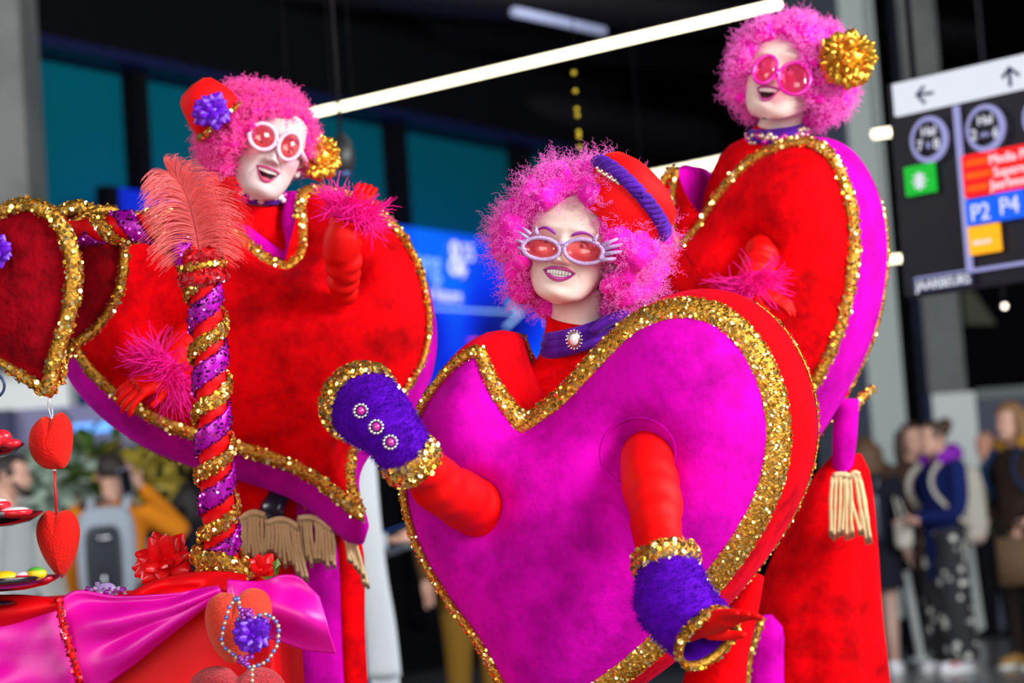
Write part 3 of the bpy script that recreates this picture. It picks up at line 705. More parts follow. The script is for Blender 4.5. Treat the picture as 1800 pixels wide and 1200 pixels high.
def wig(root, c, ext, tr_inv, fo, blobr, nb, m, mf, seed, voxel, nf, flen, coil, turns, frad, keep=None, K=16, name='wig'):
    """lumpy curls on an ellipsoid; fo=(fx, fz, fa, fb) face opening in head coordinates; ext along right, back, up"""
    r = np.random.default_rng(seed); M = MB(); n = 0; B_ = CF
    M.ball(c + B_ @ np.array([0, ext[1] * .45, .0]), (ext[0] * .72, ext[1] * .55, ext[2] * .72), 4, axes=B_.T)
    def opening(p, k=1.0):
        q = tr_inv(p); return ((q[0] - fo[0]) / fo[2]) ** 2 + ((q[2] - fo[1]) / fo[3]) ** 2 < k and q[1] < .05
    tries = 0
    while n < nb and tries < nb * 40:
        tries += 1
        v = r.normal(size=3); v /= np.linalg.norm(v); q = np.array(ext) * v * r.uniform(.74, .98); p = c + B_ @ q
        rb = blobr * r.uniform(.6, 1.25)
        if tries and opening(p - 0, (1 + rb * .8 / fo[2]) ** 2): continue
        if keep and not keep(p): continue
        a = nz(r.normal(size=3)); b = nz(np.cross(a, r.normal(size=3)))
        M.ball(p, (rb, rb * r.uniform(.7, 1), rb * r.uniform(.8, 1.3)), 2, axes=np.array([a, b, np.cross(a, b)])); n += 1
    o = M.merged(name, m, root, voxel, 2)
    p, nn = sample(o, nf, seed)
    ok = np.array([not opening(x, 1.12) for x in p]); p, nn = p[ok], nn[ok]
    curls('loose_curls', p, nn, flen, coil, turns, K, frad, mf, o, seed)
    return o
def petal_mesh(name, L, W, cup, m):
    me = bpy.data.meshes.new(name); V = []; nu, nv = 6, 5
    for i in range(nu):
        t = i / (nu - 1); wd_ = W * math.sin(math.pi * min(.97, .12 + .86 * t)) ** .8
        for j in range(nv):
            s = j / (nv - 1) * 2 - 1; V.append((s * wd_, -cup * (1 - s * s) * .4 * L + cup * L * t * t * .6, L * t))
    F = [[i * nv + j, i * nv + j + 1, (i + 1) * nv + j + 1, (i + 1) * nv + j] for i in range(nu - 1) for j in range(nv - 1)]
    me.from_pydata(V, [], F); me.materials.append(m); me.polygons.foreach_set('use_smooth', np.ones(len(F), bool)); return me
def flower(name, parent, c, axis, R, n, m, L, W, cup=.5, seed=0, spread=1.0, top=False, label=None, centre=None, group=None, core=.42):
    """ball of petals around axis; top: a thing of its own"""
    axis = nz(axis)
    if top: t = thing(name, label, 'flower', c - axis * R * .4, group)
    M = MB(); M.ball(c - axis * R * .25, R * core, 2)
    if top: M.build('flower_core', centre or m, t)
    else:
        t = M.build(name, centre or m, parent)
        if label: t['label'] = label
    me = petal_mesh('petal', L, W, cup, m); r = random.Random(seed)
    for i in range(n):
        k = (i + .5) / n; ct = 1 - k * (1 - math.cos(spread * math.pi * .55)); ph = i * 2.39996 + r.uniform(-.2, .2)
        stt = math.sqrt(max(0, 1 - ct * ct)); a = nz(np.cross(axis, [.3, .5, .81])); b = np.cross(axis, a)
        dr = nz(ct * axis + stt * (math.cos(ph) * a + math.sin(ph) * b))
        side = nz(np.cross(dr, axis + .01 * a)); y = np.cross(dr, side)
        s = r.uniform(.8, 1.12)
        mt = Matrix((side * s, y * s, dr * s)).transposed().to_4x4()
        child('petal', me, t, Matrix.Translation(c - axis * R * .25 + dr * R * core * .7) @ mt)
    return t

# ------------------------------------------------------------------ heart shaped costumes
def smooth_outline(segs, n):
    """segs: runs of pixel points; corners where runs meet"""
    out = []; tot = []
    for s in segs: tot.append(np.linalg.norm(np.diff(np.array(s, float), axis=0), axis=1).sum())
    for s, L in zip(segs, tot):
        k = max(4, int(n * L / sum(tot))); q = cr(s, k + 1)[:-1]; out.append(q)
    return np.vstack(out)
def heart_costume(root, segs, ctr, O, E, T, Hd, mf, ms, mb, trim_w, dents=(), bulge=.03, n=220, seed=0, name='heart_costume', trim2=True, sq=.0034, backHd=.1, flare=0.0, ew=.006):
    E = nz(E); N = -E; px = smooth_outline(segs, n); n = len(px)
    out = np.array([PL(x, y, O, N) for x, y in px]); c = PL(*ctr, O, N)
    K = 34; t = np.linspace(0, 1, K) ** .8; V = []
    dc = [(PL(x, y, O, N), s, a) for x, y, s, a in dents]
    dl = np.linalg.norm(np.roll(out, -1, 0) - out, axis=1)
    def dome(q):                            # soft distance to the seam gives the padding its height
        d2 = np.sum((q[:, None] - out[None]) ** 2, 2) + 1e-8
        d = (np.sum(dl / d2 ** 2, 1) * 2 / np.pi) ** (-1 / 3)
        return Hd * 1.12 * (1 - np.exp(-d / .085))
    for k in range(1, K):
        q = c + (out - c) * t[k]; h = dome(q) * min(1, (1 - t[k]) * 30)
        for p, s, a in dc: h = h + a * np.exp(-np.sum((q - p) ** 2, 1) / (s * s)) * (1 - t[k] ** 8)
        V.append(q + N * h[:, None])
    h0 = dome(c[None])[0]
    for p, s, a in dc: h0 += a * math.exp(-np.sum((c - p) ** 2) / (s * s))
    V = np.vstack([[c + N * h0]] + V); F = [[0, 1 + (j + 1) % n, 1 + j] for j in range(n)]
    F += [[1 + k * n + j, 1 + k * n + (j + 1) % n, 1 + (k + 1) * n + (j + 1) % n, 1 + (k + 1) * n + j] for k in range(K - 2) for j in range(n)]
    pn = meshobj('heart_front', V, F, mf, root)
    Tg = np.roll(out, -1, 0) - np.roll(out, 1, 0); Tg /= np.linalg.norm(Tg, axis=1)[:, None]
    ow = np.cross(Tg, N); ow *= np.sign(np.sum(ow * (out - c), 1).mean())
    for _ in range(6): ow = (np.roll(ow, 1, 0) + np.roll(ow, -1, 0) + 2 * ow) / 4
    ow /= np.linalg.norm(ow, axis=1)[:, None] + 1e-9
    Sg = 12
    fl_ = np.interp(np.arange(n) / n, np.linspace(0, 1, len(flare)), flare) if np.ndim(flare) else np.full(n, flare)
    def side(nm, s0, s1, m):
        W = []
        for k in range(Sg + 1):
            s = s0 + (s1 - s0) * k / Sg; W.append(out + E * T * s + ow * (bulge * math.sin(math.pi * s) + fl_ * s)[:, None])
        return meshobj(nm, np.vstack(W), [[k * n + j, (k + 1) * n + j, (k + 1) * n + (j + 1) % n, k * n + (j + 1) % n] for k in range(Sg) for j in range(n)], m, root)
    side('heart_side', 0, 1, ms)
    V = [c + E * (T + backHd)]; cb = c
    VV = [];
    for k in range(1, 20):
        tt = k / 19; VV.append(c + (out + ow * fl_[:, None] - c) * tt + E * (T + backHd * (1 - tt ** 3) ** .6))
    V = np.vstack([V] + VV); F = [[0, 1 + j, 1 + (j + 1) % n] for j in range(n)]
    F += [[1 + k * n + j, 1 + (k + 1) * n + j, 1 + (k + 1) * n + (j + 1) % n, 1 + k * n + (j + 1) % n] for k in range(18) for j in range(n)]
    meshobj('heart_back', V, F, mb, root)
    tw = np.interp(np.arange(n) / n, np.linspace(0, 1, len(trim_w)), trim_w) if np.ndim(trim_w) else trim_w
    trim('gold_trim', out + N * .006, N + ow * .55, tw, .010, root, True, sq, seed=seed)
    if trim2: trim('edge_trim', out + E * T + ow * (.004 + fl_)[:, None], ow, ew, ew * .8, root, True, .0030, seed=seed + 1)
    return pn
from mathutils.bvhtree import BVHTree
def hits(o, pts, lift=0.0):                 # points of a built surface seen along pixel rays
    b = BVHTree.FromPolygons([v.co[:] for v in o.data.vertices], [p.vertices[:] for p in o.data.polygons]); res = []
    for x, y in pts:
        r = nz(ray(x, y)); h = b.ray_cast(Vector(CAM - ORG[o.name]), Vector(r))
        if h[0] is not None: res.append(np.array(h[0]) + ORG[o.name] - r * lift)
    return res
def feather_cuff(root, c, axis, r0, L, n, m, seed, name='feather_cuff'):
    r = np.random.default_rng(seed); axis = nz(axis); a = nz(np.cross(axis, [.2, .3, .9])); b = np.cross(axis, a)
    th = r.uniform(0, 6.283, n); rad = np.cos(th)[:, None] * a + np.sin(th)[:, None] * b
    roots = c + rad * r0 * r.uniform(.75, 1, (n, 1)) + axis * r.uniform(-.02, .02, (n, 1))
    d = rad * r.uniform(.3, 1, (n, 1)) + axis * r.uniform(-.4, .9, (n, 1)) + r.normal(scale=.25, size=(n, 3)); d /= np.linalg.norm(d, axis=1)[:, None]
    K = 10; t = np.linspace(0, 1, K)[None, :, None]; LL = L * r.uniform(.4, 1.15, (n, 1, 1)); bd, _ = perp(d, r)
    p = roots[:, None] + d[:, None] * LL * t + bd[:, None] * LL * .4 * t ** 2
    M = MB(); M.tube([c - axis * .02, c + axis * .02], r0 * .95, 20); o = M.build(name, m, root)
    strands('barbs', p, .0016, m, o, tip=.3); return o
def glove(root, wrist, fdir, pnorm, sc, m, curl=.35, spreadf=.12, thumb=1, name='glove', side=None):
    """hand in a glove: palm, four fingers, a thumb from the side; fdir along fingers, pnorm out of the back of the hand"""
    f = nz(fdir); n = nz(np.asarray(pnorm) - f * np.dot(pnorm, f)); s = np.cross(f, n) * thumb
    L = lambda x, y, z: np.asarray(wrist) + sc * (x * s + y * f + z * n)
    M = MB(); M.tube([L(0, -.03, 0), L(0, .01, 0), L(.003, .05, .003), L(.002, .09, 0)], np.array([.026, .030, .041, .038]) * sc, 14, up=n, flat=.5, smoothn=10)
    for i, (x, ln) in enumerate(((.029, .072), (.010, .080), (-.010, .074), (-.028, .060))):
        sp_ = (x / .03) * spreadf; p = np.array([x, .085, 0]); pts = [[x * .8, .05, 0], list(p)]; ang = 0.05
        for k, fr in enumerate((.45, .3, .25)):
            ang += curl * (0.6 + .35 * k); dv = np.array([sp_, math.cos(ang), -math.sin(ang)]); p = p + dv * ln * fr; pts.append(list(p))
        M.tube([L(*q) for q in pts], np.array([.0095, .0098, .0090, .0082, .0062]) * sc, 10, smoothn=14)
        M.ball(L(*p), .0064 * sc, 1)
    pts = [[.022, .012, -.004], [.040, .034, -.012], [.052, .060, -.020], [.054, .082, -.026]]
    M.tube([L(*q) for q in pts], np.array([.014, .0125, .0105, .008]) * sc, 10, smoothn=12); M.ball(L(*pts[-1]), .008 * sc, 1)
    return M.merged(name, m, root, .0032 * sc, 3)

# ------------------------------------------------------------------ shared costume pieces
def glasses_ring(M, c, ax, ay, r, flat=.6, n=40):
    th = np.linspace(0, 6.2832, n, endpoint=False); M.tube([c + ax * math.cos(t) + ay * math.sin(t) for t in th], r, 8, closed=True, flat=1)
def lens(root, c, ax, ay, nrm, m, parent):
    th = np.linspace(0, 6.2832, 32, endpoint=False)
    V = [c - nrm * .001] + [c + ax * math.cos(t) + ay * math.sin(t) for t in th] + [c - nrm * .0022] + [c + ax * math.cos(t) + ay * math.sin(t) - nrm * .0012 for t in th]
    F = [[0, 1 + j, 1 + (j + 1) % 32] for j in range(32)] + [[33, 34 + (j + 1) % 32, 34 + j] for j in range(32)] + [[1 + j, 34 + j, 34 + (j + 1) % 32, 1 + (j + 1) % 32] for j in range(32)]
    return meshobj('lens', V, F, m, parent)
def gauntlet(root, path, rads, m, fur=4500, seed=0, flat=1.0, up=None, name='gauntlet', open_end=True):
    q = cr(np.c_[np.array(path), np.array(rads)], 26); p, r_ = q[:, :3], q[:, 3]
    M = MB(); M.tube(p, r_, 36, caps=False, up=up, flat=flat); M.tube(p, r_ - .004, 36, caps=False, up=up, flat=flat)
    o = M.build(name, m, root)
    n = 36 * 26; K = (26 - 1) * 36
    if fur:
        pt, nn = sample(o, fur, seed); ax = np.array([p[np.argmin(np.sum((p - x) ** 2, 1))] for x in pt]); outw = pt - ax
        nn = outw / np.linalg.norm(outw, axis=1)[:, None]; r = np.random.default_rng(seed)
        d = nn + r.normal(scale=.7, size=nn.shape); d /= np.linalg.norm(d, axis=1)[:, None]; b, _ = perp(d, r)
        t = np.linspace(0, 1, 5)[None, :, None]; L = .008 * r.uniform(.5, 1.3, (fur, 1, 1))
        strands('fleece_pile', pt[:, None] + d[:, None] * L * t + b[:, None] * L * .5 * t * t, .0006, purple_f, o, tip=.5)
    return o, p, r_
def cuff_band(root, p, axis, r, wdt, seed, name='gold_cuff', size=.0042, flat=1.0, up=None, sm=None, base=None, thick=.006):
    axis = nz(axis); a = nz(up if up is not None else np.cross(axis, [.1, .2, .95])); a = nz(a - axis * np.dot(a, axis)); b = np.cross(axis, a)
    th = np.linspace(0, 6.2832, 40, endpoint=False)
    path = np.array([p + r * (math.cos(t) * b + flat * math.sin(t) * a) for t in th]); nn = np.array([math.cos(t) * b + math.sin(t) * a for t in th])
    return trim(name, path, nn, wdt, thick, root, True, size, 1.1, seed, sm=sm, base=base)
smesh = None
def strand_mesh():
    global smesh
    if smesh is None:
        V = []; k = 9
        for i in range(k):
            f = i / (k - 1); r = .0040 * (1 + .18 * (i % 2))
            for j in range(6): V.append((r * math.cos(j * 1.0472) + .003 * math.sin(f * 5), r * math.sin(j * 1.0472), -f))
        F = [[i * 6 + j, i * 6 + (j + 1) % 6, (i + 1) * 6 + (j + 1) % 6, (i + 1) * 6 + j] for i in range(k - 1) for j in range(6)] + [[5, 4, 3, 2, 1, 0], [48 + j for j in range(6)]]
        smesh = bpy.data.meshes.new('strand'); smesh.from_pydata(V, [], F); smesh.materials.append(fringe_m)
        smesh.polygons.foreach_set('use_smooth', np.ones(len(F), bool))
    return smesh
def fringe(root, lines, d, seed, label=None):
    """lines: (x0, y0, x1, y1) pixel strands hung from a cord"""
    r = random.Random(seed); tops = [P(l[0], l[1], d + (l[4] if len(l) > 4 else 0)) for l in lines]
    M = MB(); M.tube(tops, .006, 8); o = M.build('fringe', fringe_m, root)
    for l, a in zip(lines, tops):
        b = P(l[2], l[3], d + (l[4] if len(l) > 4 else 0)); v = a - b; L = np.linalg.norm(v); z = v / L
        x = nz(np.cross([.2, 1, .1], z)); y = np.cross(z, x); th = r.uniform(0, 6.28); x, y = math.cos(th) * x + math.sin(th) * y, -math.sin(th) * x + math.cos(th) * y
        child('strand', strand_mesh(), o, Matrix.Translation(a) @ Matrix((x, y, z * L)).transposed().to_4x4())
    return o

# ------------------------------------------------------------------ figure in front
root = thing('person', 'smiling person in magenta heart costume with lilac hand-shaped glasses and fluffy pink wig', 'person', P(1010, 900, 4.6) * [1, 1, 0], 'costumed performers')
O = P(1004, 431, 4.57); Rm = rot(-12, 1, 8)
mouth = dict(zc=-.0620, hw=.0275, up=.0065, low=.0085, smile=.003, tu=.0068, tl=.0085, th=.0125, lowteeth=True)
neck = ([P(1016, 500, 4.60), P(1012, 550, 4.62), P(1006, 605, 4.63)], [.046, .047, .056])
body, tr, on = face(root, O, Rm, (1.09, 1.0, .95), mouth, skin_pale, lip_m, neck)
B_ = CF @ Rm; tri = lambda p, O=O, B_=B_: (p - O) @ B_
# glasses
Np = nz(B_ @ np.array([0, -1, .0])); Og = tr([[0, -.108, -.004]])[0]; g = lambda x, y: PL(x, y, Og, Np)
M = MB(); L1, L2 = g(951, 437), g(1026, 442)
ax1, ay1 = (g(981, 441) - L1), (g(948, 453.5) - L1); ax2, ay2 = (g(1058, 446) - L2), (g(1024, 460.5) - L2)
for c, ax, ay in ((L1, ax1, ay1), (L2, ax2, ay2)):
    glasses_ring(M, c, ax * 1.08, ay * 1.14, .0042)
M.tube([g(979, 430), g(988, 427.5), g(998, 431)], .0042, 8, smoothn=8)
for pts, r0 in ((((928, 418), (910, 406)), .0045), (((933, 412), (918, 399)), .0045), (((943, 412), (942, 397)), .005), (((924, 428), (907, 421)), .0045), (((925, 440), (909, 434)), .0045),
                (((1044, 424), (1051, 411)), .005)):
    a, b = g(*pts[0]), g(*pts[1]); M.tube([a, (a + b) / 2, b], [r0, r0 * .75, .0012], 8)
M.tube([g(1052, 430), g(1060, 441), g(1054, 456)], [.006, .009, .007], 10, flat=.5, smoothn=8)
for a, b in (((1058, 431), (1085, 420)), ((1062, 437), (1092, 429.5)), ((1062, 446), (1091, 442.5)), ((1056, 457), (1081, 454.5))):
    a, b = g(*a), g(*b); M.tube([a, a * .5 + b * .5, b], [.0048, .0040, .0030], 8); M.ball(b, .0031, 1)
for s in (-1, 1):
    a = (L1 - ax1 * 1.1) if s < 0 else (L2 + ax2 * 1.1); M.tube([a, tr([[s * .082, -.03, .004]])[0], tr([[s * .079, .03, .002]])[0]], .003, 6)
gl = M.build('glasses', frame_l, root)
lens(root, L1, ax1 * 1.03, ay1 * 1.06, Np, lens_red, gl); lens(root, L2, ax2 * 1.03, ay2 * 1.06, Np, lens_red, gl)
# wig
def keepf(p):
    q = tri(p)
    v = p - CAM; x = 900 + FPX * np.dot(v, Rt) / np.dot(v, Fw); y = 600 - FPX * np.dot(v, Up) / np.dot(v, Fw)
    if y > 505 and 945 < x < 1078 and np.dot(v, Fw) < 4.62: return False
    if x > 1075 and y < 350 - (1180 - x) * .2 and np.dot(v, Fw) < 4.6: return False
    if y > 560 and x < 1040: return False
    return not (y > 520 and x < 930)
wig(root, P(1024, 424, 4.60), (.158, .155, .150), tri, (.007, -.030, .070, .098), .027, 300, wig_m, fuzz_m, 3, .005, 3600, .034, .0032, 3.5, .00034, keepf, 22)
# hat
c = P(1104, 352, 4.54); ax = nz(Rt * .70 + Up * .66 + Fw * .14)
M = MB(); M.lathe(c, ax, [(.060, -.075), (.082, -.05), (.090, -.02), (.0925, 0), (.094, .012), (.092, .030), (.082, .046), (.058, .058), (.03, .063), (0, .064)], 48); hat = M.build('hat', hat_red, root)
a = nz(np.cross(ax, Up)); b = np.cross(ax, a); M = MB()
def braid(ph, amp):
    q = []
    for i in range(120):
        t = i / 120 * 6.2832; q.append(c + ax * (.004 + amp * math.sin(t * 16 + ph)) + (.0955 + .004 * math.cos(t * 16 + ph)) * (math.cos(t) * a + math.sin(t) * b))
    return q
for ph in (0, 2.09, 4.19): M.tube(braid(ph, .010), .0055, 7, closed=True)
M.build('braid', purple_v, hat)
bd = proto('bead', .0032, 2, bead_champ, hat); first = True
for i in range(16):
    x = 1049 + i * 2.75; y = 296 + i * 1.75 + (2.5 if i % 3 else -1); 
    # beads sit on the band, on the side that faces the hall entrance
    q = PL(x, y, c - Fw * .088, nz(-Fw + ax * .1))
    if first: bd.matrix_local = Matrix.Translation(q - ORG[hat.name]); first = False
    else: child('bead', bd.data, hat, Matrix.Translation(q))
# neck: turtleneck, cravat, brooch
M = MB(); M.tube([P(1010, 562, 4.615), P(1007, 585, 4.62), P(1003, 625, 4.625), P(1005, 660, 4.63), P(1010, 760, 4.64), P(1030, 900, 4.63), P(1040, 1100, 4.62)], [.0535, .054, .060, .105, .15, .18, .16], 32, flat=.85, smoothn=40, caps=True)
torso = M.build('velvet_top', velvet_red, root)
def ringpath(c, r, tilt, n=36, flat=.9):
    th = np.linspace(0, 6.2832, n, endpoint=False); u = nz(Rt * math.cos(tilt) + Up * math.sin(tilt)); vv = Fw * flat + Up * .12
    return [c + r * (math.cos(t) * u + math.sin(t) * vv) for t in th]
M = MB()
cc = P(1016, 588, 4.62)
for k, (dy, r_) in enumerate(((.012, .060), (-.002, .063), (-.016, .065))): M.tube(ringpath(cc + Up * dy, r_, .28), .0115, 10, closed=True, up=Up, flat=1.0)
M.tube([P(1040, 585, 4.555), P(1062, 568, 4.555), P(1090, 556, 4.58), P(1100, 566, 4.62)], [.016, .021, .020, .01], 10, flat=.5, smoothn=12)
crv = M.build('cravat', purple_v, root)
c = P(1009, 597, 4.548); ax = nz(-Fw * .9 - Rt * .1 + Up * .2)
M = MB(); u1 = nz(np.cross(ax, Rt)); u2 = np.cross(u1, ax); M.ball(c, (.0135, .0165, .006), 3, axes=(nz(Rt), Up, Fw)); br = M.build('brooch', silver, root)
M = MB(); M.ball(c - Fw * .004, (.0085, .0115, .006), 3, axes=(Rt, Up, Fw)); M.build('cameo', pearl_w, br)
bm = proto('bead', .0026, 1, silver, br)
for i in range(16):
    t = i / 16 * 6.283; q = c + .0150 * math.cos(t) * Rt + .0180 * math.sin(t) * Up - Fw * .003
    if i == 0: bm.matrix_local = Matrix.Translation(q - ORG[br.name])
    else: child('bead', bm.data, br, Matrix.Translation(q))
# heart costume
E = Rt * .064 + Up * .012 + Fw * .25
segs = [[(921, 748), (985, 700), (1050, 632), (1110, 574), (1165, 548), (1220, 543), (1275, 562), (1325, 615), (1357, 690), (1366, 770), (1352, 850), (1315, 930), (1262, 1005), (1205, 1072), (1130, 1150), (1040, 1215), (950, 1275)],
        [(950, 1275), (905, 1235), (872, 1180), (838, 1120), (790, 1055), (748, 985), (722, 920), (710, 850), (718, 780), (745, 710), (790, 650), (825, 622), (846, 617)],
        [(846, 617), (858, 655), (883, 700), (921, 748)]]
hf = heart_costume(root, segs, (1000, 950), P(1050, 850, 4.34), E, .285, .115, velvet_mag, velvet_red, velvet_red,
              [.019, .021, .024, .027, .027, .026, .012, .006, .006, .008, .020], dents=((1128, 800, .055, -.075), (852, 880, .06, -.07), (1128, 800, .12, -.02)), bulge=.025, n=240, seed=11, backHd=.06, sq=.0028, ew=.003, flare=[0, 0, .02, .034, .038, .042, .045, .03, .02, .02, .0])
# arms
def sleeve(path, rads, m, name='sleeve', wr=.0075, seed=0, n=32):
    q = cr(np.c_[np.array(path), np.array(rads)], 40); M = MB(); M.tube(q[:, :3], q[:, 3], n)
    V = M.V[0]; r = np.random.default_rng(seed); k = 40; th = np.linspace(0, 6.283, n, endpoint=False)
    for w_ in range(22):
        s0 = r.uniform(3, 37); ph = r.uniform(0, 6.28); sk = r.uniform(-3, 3); s = np.arange(k)[:, None]
        a = wr * r.uniform(.3, 1) * np.exp(-((s - s0 - sk * np.sin(th - ph)[None]) / 1.6) ** 2) * np.clip(np.cos(th - ph)[None] + .3, 0, 1)
        ctr = np.repeat(q[:, :3], n, 0); V -= (V - ctr) / (np.linalg.norm(V - ctr, axis=1)[:, None] + 1e-9) * a.reshape(-1, 1) if len(V) == k * n else 0
    return M.build(name, m, root)
sleeve([P(905, 890, 4.50), P(845, 896, 4.35), P(785, 862, 4.23), P(720, 810, 4.12)], [.05, .055, .051, .043], jersey_red, seed=2)
sleeve([P(1140, 775, 4.36), P(1140, 815, 4.24), P(1148, 880, 4.16), P(1168, 980, 4.07)], [.045, .050, .051, .044], jersey_red, seed=3)
th = np.linspace(0, 6.2832, 40, endpoint=False)   # piped armhole
M = MB(); M.tube(hits(hf, [(1122 + 66 * math.cos(t), 796 + 62 * math.sin(t)) for t in th], .001), .0028, 6, closed=True)
M.build('armhole_piping', velvet_mag, root)
# right-hand gauntlet, raised, with three jewelled buttons
pth = [P(722, 808, 4.12), P(692, 766, 4.10), P(664, 735, 4.12), P(634, 708, 4.17)]
go, gp_, gr = gauntlet(root, pth, [.044, .050, .058, .064], purple_f, 5200, 5)
go['label'] = 'purple fleece gauntlet with three jewelled buttons'
cuff_band(go, P(722, 809, 4.12), pth[1] - pth[0], .046, .021, 21, size=.0048)
cuff_band(go, P(632, 706, 4.17), pth[3] - pth[2], .0655, .018, 22, size=.0045)
for x, y in ((634, 722), (661, 750), (686, 777)):
    ctr = hits(go, [(x, y)], .008)[0]; nn = nz(CAM - ctr)
    u = nz(np.cross(nn, [.3, .2, .9])); v = np.cross(nn, u); M = MB()
    for k in range(12):
        t = k / 12 * 6.283; M.ball(ctr + .0110 * (math.cos(t) * u + math.sin(t) * v), .0036, 1)
    b_ = M.build('button', silver, go); M = MB(); M.ball(ctr, .0072, 2); M.build('jewel', jewel_pink, b_)
glove(root, P(700, 778, 4.12), pth[3] - pth[1], -Fw, .80, jersey_red, .9, .0, 1)
# left-hand gauntlet, hanging, open end towards the hall
axr = nz(Rt * .6 - Up * .62 - Fw * .75); pe = P(1243, 1121, 3.975)
pth = [P(1168, 975, 4.07), P(1180, 1030, 4.045), pe - axr * .075 + Up * .012 - Rt * .012, pe - axr * .03, pe]
go, gp_, gr = gauntlet(root, pth, [.049, .058, .063, .059, .056], purple_f, 5200, 6)
cuff_band(go, P(1170, 985, 4.068), pth[1] - pth[0], .051, .017, 23, size=.0048)
cuff_band(go, P(1243, 1121, 3.975), axr, .056, .0085, 24, size=.0042)
glove(root, P(1222, 1110, 3.985), nz(P(1330, 1062, 3.90) - P(1222, 1112, 3.985)), nz(Up * .9 + Rt * .3), .80, jersey_red, .16, .02, -1)
M = MB(); M.tube([P(1330, 1010, 4.62), P(1300, 1080, 4.60), P(1264, 1160, 4.60), P(1245, 1300, 4.60), P(1240, 1500, 4.62)], [.02, .045, .072, .09, .10], 20, flat=.7, smoothn=20); M.build('hip_drape', velvet_red, root)
# ------------------------------------------------------------------ figure behind on the left
root = thing('person', 'laughing person in red heart costume with small red hat and round pearly pink glasses', 'person', P(520, 900, 5.35) * [1, 1, 0], 'costumed performers')
O = P(472, 262, 5.2); Rm = rot(16, 8, 19)
mouth = dict(zc=-.064, hw=.026, up=.008, low=.016, smile=.008, tu=.005, tl=.006, th=.011, tongue=True)
neck = ([P(462, 305, 5.22), P(455, 335, 5.24), P(452, 370, 5.26)], [.046, .048, .056])
body, tr, on = face(root, O, Rm, 1.0, mouth, skin_white, lip_p, neck)
B_ = CF @ Rm; tri = lambda p, O=O, B_=B_: (p - O) @ B_
def round_glasses(O, Rm, B_, tr, l1, l2, fm, lm, fr, off=-.105):
    Np = nz(B_ @ np.array([0, -1, 0])); Og = tr([[0, off, -.004]])[0]; g = lambda p: PL(p[0], p[1], Og, Np)
    M = MB(); cs = []
    for c, a, b in (l1, l2):
        c0 = g(c); ax, ay = g(a) - c0, g(b) - c0; glasses_ring(M, c0, ax, ay, fr); cs.append((c0, ax, ay))
    M.tube([cs[0][0] + cs[0][1], (cs[0][0] + cs[0][1] + cs[1][0] - cs[1][1]) / 2 + Np * .003, cs[1][0] - cs[1][1]], fr * .9, 8)
    for s, q in ((-1, cs[0][0] - cs[0][1]), (1, cs[1][0] + cs[1][1])): M.tube([q, tr([[s * .080, -.02, .0]])[0], tr([[s * .078, .03, -.002]])[0]], [fr * 1.3, fr * 1.3, fr * .8], 8)
    gl = M.build('glasses', fm, root)
    for c0, ax, ay in cs: lens(root, c0, ax * .97, ay * .97, Np, lm, gl)
round_glasses(O, Rm, B_, tr, ((462, 240), (485, 247), (456, 262)), ((509, 257), (527, 264), (501, 280)), frame_w, lens_red, .0048)
def keepl(p):
    v = p - CAM; x = 900 + FPX * np.dot(v, Rt) / np.dot(v, Fw); y = 600 - FPX * np.dot(v, Up) / np.dot(v, Fw)
    return not (y > 285 and 405 < x < 515 and np.dot(v, Fw) < 5.25)
wig(root, P(449, 243, 5.215), (.122, .145, .115), tri, (.0, -.044, .069, .098), .0145, 800, wig2_m, fuzz2_m, 4, .005, 4200, .022, .004, 2.2, .0007, keepl, 10)
c = P(370, 190, 5.12); ax = nz(-Rt * .62 + Up * .72 - Fw * .15)
M = MB(); M.lathe(c, ax, [(.0, -.035), (.060, -.035), (.058, .0), (.05, .03), (.043, .048), (.03, .058), (0, .062)], 36); hat = M.build('hat', hat_red, root)
cuff_band(hat, c - ax * .033, ax, .060, .005, 61, 'hat_trim', .004)
flower('hat_flower', hat, P(372, 194, 5.03), nz(-Fw + Rt * .2), .045, 26, purple_p, .028, .012, .5, 3, label='purple flower on the hat')
flower('pompom', root, P(562, 275, 5.25), nz(-Fw + Rt * .5), .055, 95, mat('gold_foil', (.85, .42, .04), .28, metal=.85), .026, .013, .6, 4, 1.7, core=.75, label='gold foil pompom')
# collar
M = MB(); M.tube([P(449, 350, 5.23), P(446, 385, 5.25), P(450, 440, 5.28), P(460, 560, 5.32), P(480, 760, 5.33), P(520, 860, 5.34)], [.058, .085, .135, .17, .16, .12], 28, flat=.85, smoothn=30); M.build('velvet_top', velvet_red, root)
def ringp(c, r, tilt, n=36, flat=.9, ud=.16):
    th = np.linspace(0, 6.2832, n, endpoint=False); u = nz(Rt * math.cos(tilt) + Up * math.sin(tilt)); return np.array([c + r * (math.cos(t) * u + math.sin(t) * (Fw * flat + Up * ud)) for t in th])
def jewel_collar(c, r, tilt, seed):
    M = MB(); M.tube(ringp(c, r, tilt), .019, 10, closed=True, up=Up, flat=1.0); co = M.build('collar', purple_v, root)
    rr = random.Random(seed); M = MB(); M2 = MB()
    for i in range(34):
        t = math.pi + (i / 33) * math.pi; q = ringp(c + Up * rr.uniform(-.008, .008), r + .019, tilt, 2)[0] * 0
        u = nz(Rt * math.cos(tilt) + Up * math.sin(tilt)); q = c + (r + .018) * (math.cos(t) * u + math.sin(t) * (Fw * .9 + Up * .16)) + Up * rr.uniform(-.010, .010)
        (M if rr.random() < .65 else M2).ball(q, rr.uniform(.005, .009), 1)
    M.build('collar_stones', pearl_w if seed % 2 else bead_champ, co, kind='stuff'); M2.build('pink_stones', jewel_pink, co, kind='stuff')
jewel_collar(P(451, 340, 5.235), .05, -.10, 1)
E = -Rt * .034 - Up * .078 + Fw * .25
